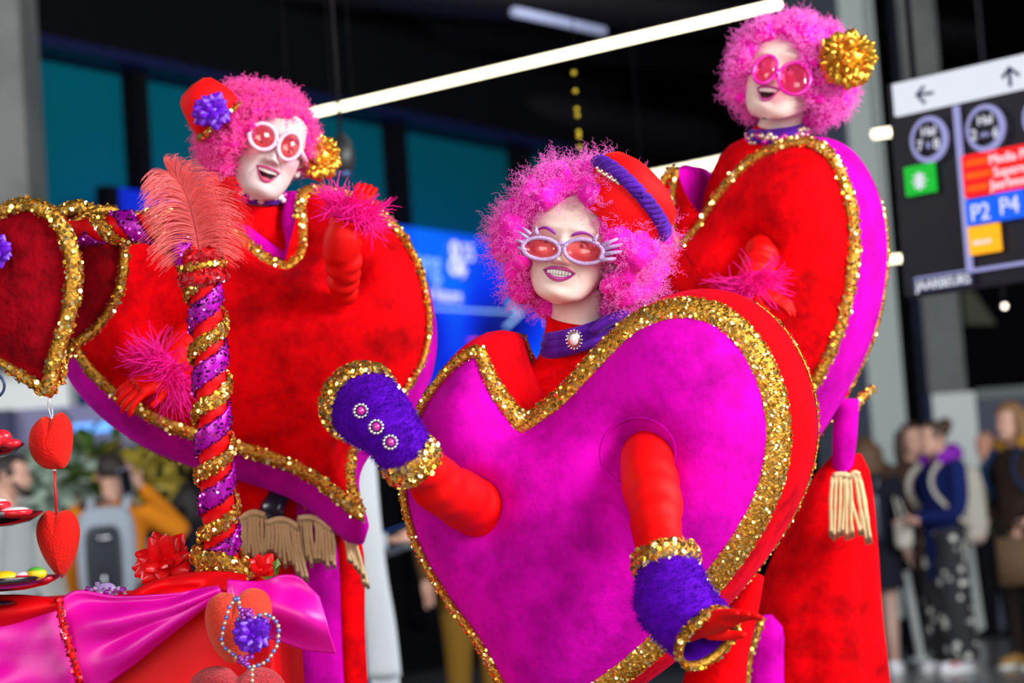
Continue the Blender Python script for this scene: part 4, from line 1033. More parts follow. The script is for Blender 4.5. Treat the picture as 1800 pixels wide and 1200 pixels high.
segs = [[(505, 470), (528, 445), (531, 400), (529, 360), (545, 337), (600, 345), (680, 388), (725, 450), (748, 520), (752, 590), (735, 650), (700, 700), (650, 745), (626, 778), (614, 815), (617, 860), (634, 908)],
        [(634, 908), (590, 868), (540, 832), (480, 806), (420, 787), (340, 763), (270, 735), (200, 690), (150, 640), (122, 590), (112, 540), (120, 485), (150, 435), (200, 398), (270, 376), (340, 374), (400, 402), (440, 436), (475, 462), (505, 470)]]
heart_costume(root, segs, (450, 640), P(440, 640, 5.08), E, .25, .12, velvet_red, velvet_mag, velvet_mag,
              [.016, .016, .014, .007, .006, .007, .012, .015, .016, .015, .014, .012, .010, .010, .012, .014, .016], dents=((605, 505, .045, -.05), (300, 610, .07, -.05)), bulge=.03, n=240, seed=31, sq=.0040)
M = MB(); M.tube([P(385, 378, 5.22), P(405, 390, 5.20), P(440, 420, 5.18), P(478, 446, 5.17), P(503, 452, 5.17), P(515, 430, 5.18), P(513, 385, 5.20), P(521, 340, 5.22)], [.012, .016, .020, .018, .014, .016, .022, .020], 12, flat=.6, up=Fw, smoothn=40)
M.build('lapel', velvet_mag, root)
# arm held up at the chest
sleeve([P(605, 520, 5.02), P(603, 470, 4.96), P(603, 425, 4.93), P(612, 385, 4.92)], [.028, .040, .040, .036], jersey_red, wr=.008, seed=8)
feather_cuff(root, P(618, 372, 4.92), nz(P(630, 335, 4.92) - P(612, 385, 4.92)), .04, .055, 420, feather_p, 41)
glove(root, P(622, 382, 4.93), nz(P(642, 330, 4.93) - P(622, 382, 4.93)), nz(-Fw + Up * .2), .58, jersey_red, .75, .05, 1)
# arm at the side of the heart
sleeve([P(330, 585, 5.05), P(322, 612, 4.98), P(305, 640, 4.93), P(290, 655, 4.91)], [.03, .042, .042, .038], jersey_red, wr=.006, seed=9)
feather_cuff(root, P(292, 652, 4.91), nz(P(250, 690, 4.9) - P(310, 640, 4.93)), .04, .07, 420, feather_p, 42)
glove(root, P(292, 656, 4.90), nz(P(225, 690, 4.86) - P(285, 660, 4.9)), nz(Up * .7 - Fw * .7), .78, jersey_red, .4, .12, -1)
# skirt of long panels, sash and fringe
def skirt_panels(cpts, rads, d, splits, mats, flat=.8):
    q = cr(np.array([[*P(x, y, dd), r] for (x, y, dd), r in zip(cpts, rads)]), 30)
    for (a0, a1), m in zip(splits, mats):
        th = np.radians(np.linspace(a0, a1, 26)); V = []
        for p in q:
            for t in th:
                rr = p[3] * (1 + .035 * math.sin(t * 7) + .02 * math.sin(t * 13 + p[2] * 2)); V.append(p[:3] + rr * (math.sin(t) * R0 - flat * math.cos(t) * np.array([0, 1, 0])))
        k = 26; F = [[i * k + j, i * k + j + 1, (i + 1) * k + j + 1, (i + 1) * k + j] for i in range(len(q) - 1) for j in range(k - 1)]
        o = meshobj('skirt_panel', V, F, m, root); s = o.modifiers.new('s', 'SOLIDIFY'); s.thickness = .004
fl = PZ(540, 1900, .01); 
base = P(545, 1300, 5.38)
def floor_px(x, d):
    lo, hi = 900, 4000
    for _ in range(50):
        mid_ = (lo + hi) / 2
        if P(x, mid_, d)[2] > .02: lo = mid_
        else: hi = mid_
    return hi
fy = floor_px(560, 5.4)
skirt_panels([(520, 850, 5.36), (525, 920, 5.36), (532, 1000, 5.37), (545, 1200, 5.38), (565, fy, 5.4)], [.10, .125, .135, .125, .16], 5.36, ((-100, 42), (42, 260)), (velvet_mag, velvet_red))
M = MB(); M.tube([P(440, 820, 5.3), P(450, 900, 5.28), P(460, 960, 5.28), P(470, 1100, 5.30)], [.10, .095, .08, .075], 20, flat=.8, smoothn=16); M.build('hip_drape', velvet_red, root)
M = MB(); M.tube([P(492, 862, 5.2), P(478, 895, 5.17), P(492, 930, 5.19)], [.03, .034, .006], 6, flat=.25, smoothn=10); M.build('sash_end', navy_satin, root)
L = []
for x0, x1, y0a, y0b, ya, yb, n, sk in ((420, 466, 915, 905, 985, 985, 9, 2), (470, 524, 918, 925, 972, 1022, 10, 14), (524, 582, 910, 930, 990, 998, 11, 8), (607, 622, 946, 944, 985, 1036, 8, 26)):
    for i in range(n):
        f = i / (n - 1); x = x0 + (x1 - x0) * f; L.append((x, y0a + (y0b - y0a) * f - 10 * math.sin(math.pi * f), x + sk * (.3 + .7 * f), ya + (yb - ya) * f + random.uniform(-8, 8), 0))
fringe(root, L[:9], 5.16, 1); fringe(root, L[9:19], 5.15, 2); fringe(root, L[19:30], 5.17, 3); fringe(root, L[30:], 5.2, 4)

# ------------------------------------------------------------------ figure behind on the right
root = thing('person', 'laughing person in red heart costume with gold pompom and hot pink round glasses', 'person', P(1440, 900, 5.65) * [1, 1, 0], 'costumed performers')
O = P(1374, 142, 5.5); Rm = rot(-22, 16, 8)
mouth = dict(zc=-.066, hw=.025, up=.009, low=.020, smile=.008, tu=.006, tl=.0075, th=.012, tongue=True)
neck = ([P(1380, 185, 5.53), P(1372, 215, 5.55), P(1366, 250, 5.56)], [.046, .048, .056])
body, tr, on = face(root, O, Rm, (1.05, 1.03, .99), mouth, skin_pale, lip_m, neck, brow=False)
B_ = CF @ Rm; tri = lambda p, O=O, B_=B_: (p - O) @ B_
round_glasses(O, Rm, B_, tr, ((1345, 122), (1366, 119), (1342, 146)), ((1396, 138), (1424, 140), (1393, 166)), frame_p, lens_pink, .0042, -.110)
def keepr(p):
    v = p - CAM; x = 900 + FPX * np.dot(v, Rt) / np.dot(v, Fw); y = 600 - FPX * np.dot(v, Up) / np.dot(v, Fw); d = np.dot(v, Fw)
    return not (y > 165 and 1305 < x < 1440 and d < 5.56) and not (y > 200 and x < 1400) 
wig(root, P(1390, 133, 5.525), (.141, .145, .133), tri, (.004, -.040, .064, .098), .017, 700, wig_m, fuzz_m, 5, .0055, 4200, .026, .004, 2.2, .0008, keepr, 10)
flower('pompom', root, P(1495, 102, 5.36), nz(-Fw + Rt * .2), .070, 130, MATS['gold_foil'], .030, .014, .6, 6, 1.7, core=.75, label='large gold foil pompom')
M = MB(); M.tube([P(1368, 224, 5.54), P(1366, 250, 5.55), P(1360, 300, 5.58), P(1360, 420, 5.62), P(1380, 700, 5.66)], [.055, .075, .14, .17, .15], 28, flat=.8, smoothn=30); M.build('velvet_top', velvet_red, root)
jewel_collar(P(1366, 236, 5.545), .053, .12, 2)
E = Rt * .100 - Up * .014 + Fw * .25
segs = [[(1196, 434), (1225, 402), (1265, 342), (1310, 292), (1360, 262), (1410, 250), (1450, 264), (1480, 308), (1498, 370), (1502, 440), (1492, 520), (1472, 590), (1445, 650), (1405, 720), (1350, 800)],
        [(1350, 800), (1290, 760), (1230, 690), (1185, 600), (1155, 520), (1148, 430), (1158, 350), (1176, 306), (1190, 300)], [(1190, 300), (1183, 360), (1185, 410), (1196, 434)]]
heart_costume(root, segs, (1350, 590), P(1360, 520, 5.42), E, .30, .10, velvet_red, velvet_mag, velvet_red, [.010, .011, .013, .014, .014, .013, .010, .006, .006, .008, .010], dents=((1325, 450, .06, -.06), (1350, 430, .04, -.02)), bulge=.03, n=220, seed=51, sq=.0042)
sleeve([P(1340, 440, 5.40), P(1335, 470, 5.32), P(1322, 495, 5.27)], [.04, .042, .036], jersey_red, seed=12)
feather_cuff(root, P(1315, 502, 5.26), nz(Rt * .3 - Up - Fw * .2), .04, .062, 420, feather_p, 43)
glove(root, P(1320, 512, 5.25), nz(P(1395, 535, 5.22) - P(1320, 512, 5.25)), nz(Up - Fw * .3), .68, jersey_red, .25, .06, 1)
fy = floor_px(1465, 5.75)
skirt_panels([(1488, 800, 5.66), (1480, 838, 5.66), (1456, 950, 5.67), (1437, 1080, 5.69), (1440, 1200, 5.7), (1440, fy, 5.75)], [.03, .062, .110, .148, .163, .24], 5.6, ((-120, 95), (95, 240)), (velvet_red, velvet_mag))
skirt_panels([(1350, 1082, 5.50), (1350, 1094, 5.50), (1348, 1125, 5.50), (1343, 1200, 5.52), (1335, fy, 5.56)], [.006, .024, .036, .042, .07], 5.6, ((-180, 180),), (velvet_mag,))
q = cr(np.array([P(1340, 1085, 5.45), P(1329, 1120, 5.45), P(1317, 1160, 5.46), P(1310, 1215, 5.46)]), 30)
trim('gold_trim', q, nz(-Fw), .0075, .005, root, False, .0042, seed=71)
M = MB(); M.tube([P(1488, 700, 5.62), P(1484, 780, 5.62), P(1478, 850, 5.64)], [.03, .028, .02], 14, smoothn=10); M.build('heart_tail', velvet_mag, root)
q = cr(np.array([P(1536, 680, 5.72), P(1510, 705, 5.70), P(1494, 735, 5.66), P(1492, 770, 5.66)]), 24)
trim('edge_trim', q, nz(-Fw), .010, .006, root, False, .0042, seed=72)
L = []
for x0, y0, x1, y1 in ((1464, 836, 1458, 944), (1470, 834, 1465, 950), (1477, 833, 1474, 946), (1483, 834, 1482, 942), (1488, 833, 1487, 950), (1493, 832, 1497, 948), (1484, 840, 1502, 944), (1492, 842, 1510, 942), (1500, 830, 1519, 940), (1503, 830, 1523, 958), (1507, 832, 1529, 948), (1510, 834, 1533, 955)): L.append((x0, y0, x1, y1, 0))
fringe(root, L, 5.48, 5)

# ------------------------------------------------------------------ table with wrapped stand, hearts and sweets
def puffy(name, parent, segs, ctr, O, E, T, m, n=120, label=None):
    E = nz(E); px = smooth_outline(segs, n); n = len(px); out = np.array([PL(x, y, O, -E) for x, y in px]); c = PL(*ctr, O, -E)
    V = []; F = []; K = 16
    for s in (-1, 1):
        b = len(V); V.append(c + E * s * T)
        for k in range(1, K + 1):
            t = math.sin(k / K * math.pi / 2); V += list(c + (out - c) * t + E * s * T * (1 - t ** 2.2) ** .55)
        for j in range(n):
            j2 = (j + 1) % n; f = [b, b + 1 + j2, b + 1 + j] ; F.append(f if s < 0 else f[::-1])
            for k in range(K - 1):
                q = [b + 1 + k * n + j, b + 1 + k * n + j2, b + 1 + (k + 1) * n + j2, b + 1 + (k + 1) * n + j]; F.append(q if s < 0 else q[::-1])
    return meshobj(name, V, F, m, parent, label=label)
zt = P(300, 1046, 4.4)[2]
cen = P(200, 1046, 4.55)
table = thing('table', 'tall table draped in red satin at the front corner', 'table', cen * [1, 1, 0])
xl, xr = P(-260, 1100, 4.3)[0], P(478, 1120, 4.3)[0]; yf, yb = P(200, 1100, 4.3)[1], P(200, 1100, 4.3)[1] + .55
M = MB(); M.box(((xl + xr) / 2, (yf + yb) / 2, zt - .015), ((xr - xl) / 2, (yb - yf) / 2, .015)); M.build('tabletop', mat('table_wood', (.2, .12, .06), .5), table, False)
for x in (xl + .04, xr - .04):
    for y in (yf + .04, yb - .04): M = MB(); M.box((x, y, (zt - .03) / 2), (.02, .02, (zt - .03) / 2)); M.build('leg', MATS['table_wood'], table, False)
def cloth_ring(name, x0, x1, y0, y1, z0, z1, m, parent):
    pr = []; per = [(x0, y0), (x1, y0), (x1, y1), (x0, y1)]
    for i in range(4):
        a, b = np.array(per[i]), np.array(per[(i + 1) % 4])
        for k in range(60): pr.append(a + (b - a) * k / 60)
    pr = np.array(pr); n = len(pr); c = pr.mean(0); V = []; K = 14
    for k in range(K):
        f = k / (K - 1); amp = .022 * f ** .7
        o = np.array([1, 1]) * (1 + .004 + amp * np.sin(np.arange(n) / n * 6.283 * 17 + np.sin(np.arange(n) * .11) * 2)[:, None]); q = c + (pr - c) * o
        V.append(np.c_[q, np.full(n, z1 + (z0 - z1) * f)])
    V.append(np.c_[c + (pr - c) * .98, np.full(n, z1 + .006)]); V = np.vstack(V); top = (K) * n
    F = [[k * n + j, (k + 1) * n + j, (k + 1) * n + (j + 1) % n, k * n + (j + 1) % n] for k in range(K - 1) for j in range(n)]
    F += [[j, (j + 1) % n, top + (j + 1) % n, top + j] for j in range(n)] + [[top + j for j in range(n)]]
    return meshobj(name, V, F, m, parent)
cl = cloth_ring('tablecloth', xl, xr, yf, yb, .02, zt + .002, satin_red, None)
tag(cl, 'red satin cloth hanging over the tall table', 'tablecloth')
def patch(name, top, bot, d, amp, m, parent, nu=60, nv=30, freq=3.0, seed=0, sag=0.0):
    a, b = cr(top, nu), cr(bot, nu); r = np.random.default_rng(seed); ph = r.uniform(0, 6.28, 6); V = []
    for k in range(nv):
        f = k / (nv - 1)
        for i in range(nu):
            u = i / (nu - 1); q = a[i] * (1 - f) + b[i] * f
            dd = d - amp * (math.sin(freq * 6.28 * (f + .25 * u) + ph[0]) * .5 + .5 * math.sin(freq * 11 * (f * .6 - .3 * u) + ph[1]) + .35 * math.sin(freq * 17 * (u * .5 + f * .3) + ph[2])) * (.3 + .7 * math.sin(math.pi * min(1, u * 1.0 + .02))) - sag * math.sin(math.pi * f)
            V.append(P(q[0], q[1], dd))
    F = [[i * nu + j, i * nu + j + 1, (i + 1) * nu + j + 1, (i + 1) * nu + j] for i in range(nv - 1) for j in range(nu - 1)]
    o = meshobj(name, V, F, m, parent); s = o.modifiers.new('s', 'SOLIDIFY'); s.thickness = .004; return o
o = patch('swag', [(-120, 1150), (0, 1098), (90, 1064), (134, 1037), (205, 1046), (300, 1042), (385, 1032)], [(-120, 1290), (0, 1310), (80, 1290), (170, 1215), (230, 1170), (310, 1105), (390, 1040)], 4.225, .012, satin_mag, None, freq=2.2, seed=3, sag=.02)
tag(o, 'pleated magenta satin swag pinned across the table front, with a red sequin cord', 'cloth')
q = cr(np.array([P(104, 1052, 4.20), P(108, 1085, 4.19), P(120, 1130, 4.185), P(135, 1175, 4.185), P(146, 1225, 4.19)]), 40)
trim('sequin_cord', q, nz(-Fw), .006, .006, o, False, .0036, 1.0, 81, base=satin_red, sm=seq_red)
o = patch('swag', [(400, 1020), (460, 1022), (492, 1010), (527, 1014), (560, 1050)], [(392, 1118), (440, 1116), (490, 1126), (540, 1142), (592, 1146)], 4.235, .012, satin_mag, None, freq=1.3, seed=8, sag=.02)
tag(o, 'glossy magenta satin swag at the table corner under the fringe', 'cloth')
o = patch('cloth_roll', [(-90, 1052), (0, 1048), (60, 1050), (110, 1058)], [(-90, 1130), (0, 1105), (60, 1085), (112, 1066)], 4.23, .006, satin_red, None, freq=1.2, seed=5, sag=.03)
tag(o, 'rolled red satin edge under the lowest black plate', 'cloth')
o = patch('cloth_knot', [(225, 1046), (270, 1024), (320, 1012), (350, 1008), (392, 1006), (432, 1012)], [(225, 1062), (270, 1062), (320, 1060), (360, 1062), (410, 1070), (440, 1068)], 4.30, .014, satin_red, None, freq=1.8, seed=9, sag=.04)
tag(o, 'gathered red satin around the foot of the wrapped stand', 'cloth')

# the wrapped stand
sroot = thing('wrapped_stand', 'red wrapped pole with spiral gold and magenta sequin ribbons bending left at the top', 'stand', P(392, 1046, 4.4) * [1, 1, 0] + zup * zt)
pole = [P(394, 1046, 4.42), P(388, 960, 4.40), P(380, 840, 4.37), P(374, 740, 4.35), P(368, 620, 4.34), P(362, 540, 4.33), P(352, 480, 4.32), P(335, 452, 4.32), P(312, 422, 4.33), P(280, 402, 4.34), P(240, 398, 4.35), P(195, 400, 4.36), P(150, 405, 4.37), P(120, 406, 4.38)]
rad = [.036, .031, .029, .027, .027, .027, .025, .024, .023, .023, .023, .022, .020, .018]
q = cr(np.c_[np.array(pole), np.array(rad)], 220); M = MB(); M.tube(q[:, :3], q[:, 3] * (1 + .03 * np.sin(np.arange(220) * .9)), 18); M.build('pole', satin_red, sroot)
T, A, Bv = frames(q[:, :3]); Lq = np.r_[0, np.cumsum(np.linalg.norm(np.diff(q[:, :3], axis=0), axis=1))]
def spiral(name, s0, s1, pitch, ph, w_, m_base, m_seq, seed, off=.004, size=.0036, dens=1.0):
    n = int((s1 - s0) / pitch * 36) + 8; ss = np.linspace(s0, s1, n)
    c = np.stack([np.interp(ss, Lq, q[:, j]) for j in range(3)], 1); r_ = np.interp(ss, Lq, q[:, 3])
    Ai = np.stack([np.interp(ss, Lq, A[:, j]) for j in range(3)], 1); Bi = np.stack([np.interp(ss, Lq, Bv[:, j]) for j in range(3)], 1)
    a = -ss / pitch * 6.2832 + ph; nn = np.cos(a)[:, None] * Bi + np.sin(a)[:, None] * Ai; nn /= np.linalg.norm(nn, axis=1)[:, None]
    return trim(name, c + nn * (r_ + off)[:, None], nn, w_, .004, sroot, False, size, dens, seed, base=m_base, sm=m_seq)
tot = Lq[-1]
spiral('gold_ribbon', .0, tot - .03, .112, 3.2, .0115, gold_base, seq_gold, 91, .006)
spiral('magenta_ribbon', .0, tot - .03, .112, 0.2, .0175, seq_mag, seq_dark, 92, .003, .0028, .35)
for k, (y, r_, w_, mb_, ms_) in enumerate(((452, .034, .013, satin_red, seq_red), (468, .037, .007, gold_base, seq_gold), (487, .037, .012, satin_red, seq_red))):
    cuff_band(sroot, P(352 + (y - 452) * .15, y, 4.32), nz(Up + Rt * -.15), r_, w_, 95 + k, 'sequin_band', .0042, sm=ms_, base=mb_)
cuff_band(sroot, P(386, 985, 4.40), nz(Up + Rt * .25), .047, .014, 99, 'gold_sash', .0040)
tq = cr(np.array([P(345, 992, 4.36), P(380, 985, 4.345), P(412, 1000, 4.34), P(432, 1022, 4.345)]), 24); trim('gold_sash', tq, nz(-Fw), np.linspace(.012, .019, 24), .006, sroot, False, .0040, 1.0, 98)

# ostrich plumes
def plume(shaft, d0, L0, label, seed, n=420, sidebias=(1, 1), curl=.5, fm=None):
    c = cr(np.array([P(x, y, d) for x, y, d in shaft]), 60); t = thing('feather', label, 'feather', c[0], 'plumes on the wrapped stand')
    M = MB(); M.tube(c, np.linspace(.0014, .0004, 60), 6); sh = M.build('shaft', feather_s, t)
    r = np.random.default_rng(seed); T_, _, _ = frames(c); Kp = 16; pts = []
    for i in range(n):
        s = (i + .5) / n; s = s ** .9; k = s * 59; k0 = min(58, int(k)); p = c[k0] + (c[k0 + 1] - c[k0]) * (k - k0); tg = T_[k0]
        for sd in (-1, 1):
            if r.random() > sidebias[0 if sd < 0 else 1]: continue
            side = nz(np.cross(tg, Fw)) * -sd; L = L0 * (.45 + .75 * math.sin(math.pi * min(1, .12 + .80 * s)) ** .8) * r.uniform(.75, 1.12)
            d = nz(side * (1.0 - .45 * s) + tg * (.35 + .9 * s) + r.normal(scale=.10, size=3) + Fw * r.normal() * .28)
            u = np.linspace(0, 1, Kp)[:, None]
            pts.append(p + d * L * u + tg * (-.9 * curl) * L * u ** 2.2 + side * .12 * L * u ** 2 - Fw * L * .25 * u ** 2 * r.uniform(0, 1) + np.array([0, 0, -.25]) * L * u ** 3)
    strands('barbs', np.array(pts), .00062, fm or feather_c, sh, tip=.35); return t
plume([(352, 455, 4.31), (345, 410, 4.30), (333, 360, 4.28), (318, 325, 4.27), (296, 303, 4.26)], 4.3, .078, 'pale coral ostrich plume with a visible dark shaft, curling up over the pole', 1, 520, (1, 1), .35)
plume([(362, 455, 4.33), (372, 410, 4.33), (380, 360, 4.33), (385, 325, 4.33)], 4.33, .062, 'red-coral ostrich plume leaning right beside the laughing face', 2, 420, (.55, 1), .3, feather_r)

# padded heart lantern
lroot = thing('heart_lantern', 'cluster of dark red padded heart panels edged in gold sequins on the bent pole', 'ornament', P(95, 410, 4.36))
heart_costume(lroot, [[(95, 425), (98, 382), (140, 364), (176, 384), (192, 425)], [(192, 425), (145, 470), (95, 425)]], (142, 418), P(140, 420, 4.47), Fw * .2 - Rt * .05, .02, .015, felt_dark, felt_dark, felt_dark, .013, n=90, seed=105, trim2=False, bulge=.004, backHd=.015, sq=.0040)
heart_costume(lroot, [[(100, 430), (125, 400), (165, 374), (204, 376), (216, 440), (208, 510), (177, 566), (135, 602), (100, 640)], [(100, 640), (88, 560), (90, 480), (100, 430)]], (150, 490), P(150, 480, 4.42), Fw * .2 - Rt * .07, .02, .02, felt_dark, felt_dark, felt_dark, .009, n=130, seed=103, trim2=False, bulge=.004, backHd=.015, sq=.0040)
heart_costume(lroot, [[(-45, 425), (-20, 388), (20, 365), (60, 361), (103, 388), (127, 442), (131, 500), (118, 570), (98, 630), (88, 688)], [(88, 688), (50, 666), (0, 633), (-60, 598), (-120, 548), (-150, 490), (-140, 430), (-105, 400), (-68, 405), (-45, 425)]], (0, 520), P(40, 520, 4.27), Fw * .2 + Rt * .04, .03, .04, felt_dark, felt_dark, felt_dark, [.013, .013, .014, .015, .014, .013, .005, .004, .004, .005, .013], n=170, seed=101, trim2=False, bulge=.006, backHd=.02, sq=.0040)
tq = cr(np.array([P(103, 606, 4.33), P(106, 640, 4.31), P(102, 675, 4.30)]), 20); trim('gold_trim', tq, nz(-Fw), .011, .006, lroot, False, .0040, 1.0, 107)
flower('heart_flower', lroot, P(-8, 440, 4.2), -Fw, .03, 22, purple_p, .022, .010, .5, 11)

# felt hearts hanging below it
h1 = thing('felt_heart', 'upper of the two hanging red felt hearts, on a silver wire hook', 'heart ornament', P(90, 775, 4.28), 'hanging felt hearts')
puffy('padding', h1, [[(92, 737), (76, 732), (56, 752), (51, 780), (59, 806), (77, 822), (97, 825)], [(97, 825), (115, 821), (124, 800), (128, 770), (124, 742), (110, 725), (98, 728), (92, 737)]], (90, 778), P(90, 775, 4.28), Fw, .042, felt_red)
M = MB()
for dx in (-3, 3): M.tube([P(85, 692, 4.27), P(86 + dx * .6, 705, 4.268), P(89 + dx, 720, 4.27), P(92, 740, 4.265)], .0009, 6, smoothn=14)
M.build('wire_hook', wire_m, h1)
h2 = thing('felt_heart', 'lower of the two hanging red felt hearts, on a red ribbon', 'heart ornament', P(102, 955, 4.28), 'hanging felt hearts')
puffy('padding', h2, [[(99, 903), (83, 897), (67, 917), (65, 945), (78, 980), (98, 1008), (110, 1016)], [(110, 1016), (128, 990), (139, 950), (138, 920), (125, 899), (109, 897), (99, 903)]], (102, 950), P(102, 955, 4.28), Fw, .042, felt_red)
M = MB(); M.tube([P(95, 824, 4.28), P(97, 860, 4.28), P(99, 904, 4.27)], .0022, 4, flat=.4); M.build('ribbon', ribbon_m, h2)
M = MB(); M.ball(P(94, 826, 4.27), .002, 1); M.ball(P(97, 826, 4.27), .002, 1); M.build('knot_bead', pearl_w, h2)

# big felt heart with beaded wire heart at the table corner
h3 = thing('felt_heart', 'large coral felt heart tied at the table corner behind the beaded wire', 'heart ornament', P(420, 1100, 4.17), 'felt hearts on the table front')
puffy('padding', h3, [[(416, 1052), (405, 1043), (385, 1042), (366, 1058), (361, 1090), (372, 1130), (395, 1160), (412, 1165)], [(412, 1165), (440, 1145), (465, 1110), (478, 1075), (470, 1044), (448, 1033), (428, 1038), (416, 1052)]], (415, 1090), P(420, 1100, 4.17), Fw + Rt * .05, .05, mat('coral_felt', (.82, .06, .035), .95, spec=.1, mott=(240, .75, 2), bump=(220, .5), sheen=.5, sheen_tint=(1, .4, .25)))
h4 = thing('felt_heart', 'red glittery felt heart lowest on the table front', 'heart ornament', P(416, 1230, 4.18), 'felt hearts on the table front')
puffy('padding', h4, [[(418, 1190), (395, 1172), (360, 1174), (334, 1200), (345, 1245), (418, 1300)], [(418, 1300), (485, 1245), (503, 1208), (480, 1178), (445, 1172), (418, 1190)]], (418, 1225), P(416, 1230, 4.18), Fw, .05, mat('glitter_felt', (.66, .015, .03), .8, mott=(260, .35, 2), bump=(300, .8), sheen=.6, sheen_tint=(1, .4, .4)))
bw = thing('beaded_heart', 'heart-shaped wire strung with blue and champagne pearls and a purple flower', 'ornament', P(411, 1050, 4.10))
lp = [(413, 1053), (408, 1059), (403, 1067), (400, 1076), (398, 1085), (395, 1095), (392, 1104), (391, 1113), (389, 1123), (391, 1131), (396, 1139), (403, 1144), (410, 1150), (415, 1155), (421, 1160), (428, 1167), (437, 1172), (446, 1171), (454, 1169), (463, 1165), (470, 1160), (476, 1152), (481, 1144), (486, 1136), (488, 1127), (489, 1118), (490, 1108), (489, 1100), (485, 1092), (480, 1086), (473, 1082), (466, 1079), (456, 1081), (448, 1086)]
lp2 = [(418, 1052), (420, 1059), (421, 1068), (421, 1077), (419, 1088)]
M = MB(); M.tube([P(x, y, 4.085) for x, y in lp], .0008, 5); M.tube([P(x, y, 4.085) for x, y in lp2], .0008, 5); M.tube([P(404, 1013, 4.30), P(411, 1050, 4.10)], .0008, 5); M.tube([P(443, 1172, 4.085), P(443, 1200, 4.085)], .0006, 5); M.build('wire', wire_m, bw)
ba = proto('bead', .0043, 2, bead_blue, bw); bb = proto('bead', .0040, 2, bead_champ, bw); bs = [ba, bb]; used = [0, 0]
for i, (x, y) in enumerate(lp + lp2 + [(443, 1177), (443, 1186), (443, 1196)]):
    k = 1 if i >= len(lp + lp2) else i % 2; mt = Matrix.Translation(P(x, y, 4.085))
    if not used[k]: bs[k].matrix_local = Matrix.Translation(P(x, y, 4.085) - ORG[bw.name]); used[k] = 1
    else: child('bead', bs[k].data, bw, mt)
bp = proto('plum_bead', .0046, 2, bead_plum, bw); rr = random.Random(4); f1 = True
for cx, cy, n in ((432, 1080, 16), (431, 1160, 10)):
    for i in range(n):
        qq = P(cx + rr.uniform(-11, 11), cy + rr.uniform(-9, 9), 4.08 + rr.uniform(-.012, .006))
        if f1: bp.matrix_local = Matrix.Translation(qq - ORG[bw.name]); f1 = False
        else: child('plum_bead', bp.data, bw, Matrix.Translation(qq))
flower('wire_flower', bw, P(441, 1112, 4.085), nz(-Fw - Rt * .1 + Up * .2), .026, 44, purple_p, .026, .011, .5, 12, 1.0)

# red silk flowers and glossy leaves on the table
flower('silk_flower', None, P(287, 985, 4.42), nz(-Fw + Up * .45), .045, 26, petal_r, .046, .017, .35, 21, 1.15, True, 'large red silk flower left of the wrapped pole', group='red silk flowers')
flower('silk_flower', None, P(455, 1003, 4.42), nz(-Fw + Up * .5), .03, 20, petal_r, .030, .012, .35, 22, 1.15, True, 'small red silk flower right of the gold sash, half hidden', group='red silk flowers')
gl_ = mat('glossy_red_leaf', (.75, .0, .004), .12, spec=.7, coat=.7)
an = thing('glossy_dish', 'shiny red heart-shaped leaf below the red silk flower', 'ornament', P(310, 1044, 4.36))
puffy('leaf_half', an, [[(300, 1042), (325, 1016), (360, 1008), (372, 1024), (370, 1044)], [(370, 1044), (330, 1050), (300, 1042)]], (340, 1030), P(340, 1034, 4.34), Fw + Up * .3, .012, gl_)
puffy('leaf_half', an, [[(232, 1046), (262, 1026), (300, 1014), (318, 1022), (296, 1044)], [(296, 1044), (262, 1052), (232, 1046)]], (275, 1036), P(275, 1036, 4.38), Fw + Up * .3, .012, petal_r)
M = MB(); lf = leaf_cols[0]
tl = thing('leaf_sprig', 'tiny green leaf sprig under the fringe on the table', 'leaf', P(488, 1018, 4.4))
for i, (x, y, a) in enumerate(((484, 1000, -1.0), (493, 1016, .6))):
    child('leaf', leaf_mesh('leaf', .03, .008, mat('leaf_bright', (.12, .22, .02), .5)), tl, Matrix.Translation(P(x, y, 4.36)) @ Euler((0, 1.2 + a, i)).to_matrix().to_4x4())
M.tube([P(478, 1020, 4.37), P(484, 1002, 4.36)], .0012, 5); M.tube([P(478, 1020, 4.37), P(493, 1016, 4.36)], .0012, 5); M.build('stem', lf, tl)
# trinkets behind the swag
tr_ = thing('bead_heap', 'lilac and purple beads heaped behind the magenta swag', 'beads', P(185, 1046, 4.42))
M = MB(); M2 = MB(); rr = random.Random(9)
for i in range(60):
    (M if i % 2 else M2).ball(P(rr.uniform(152, 225), 1040 + rr.uniform(-6, 6), 4.40 + rr.uniform(-.03, .03)), rr.uniform(.003, .006), 1)
o = M.build('purple_beads', bead_plum, tr_, kind='stuff'); o = M2.build('lilac_beads', frame_l, tr_, kind='stuff')
M = MB(); M.ball(P(185, 1043, 4.40), (.024, .02, .012), 3, axes=(nz(Rt + Up * .4), nz(Up - Rt * .4), Fw)); M.build('lilac_shell', mat('lilac_gloss', (.45, .35, .70), .2, coat=.5), tr_)
M = MB(); M.box(P(171, 1031, 4.44), (.004, .002, .009), axes=(Rt, Fw, Up)); M.build('lilac_tag', MATS['lilac_gloss'], tr_)

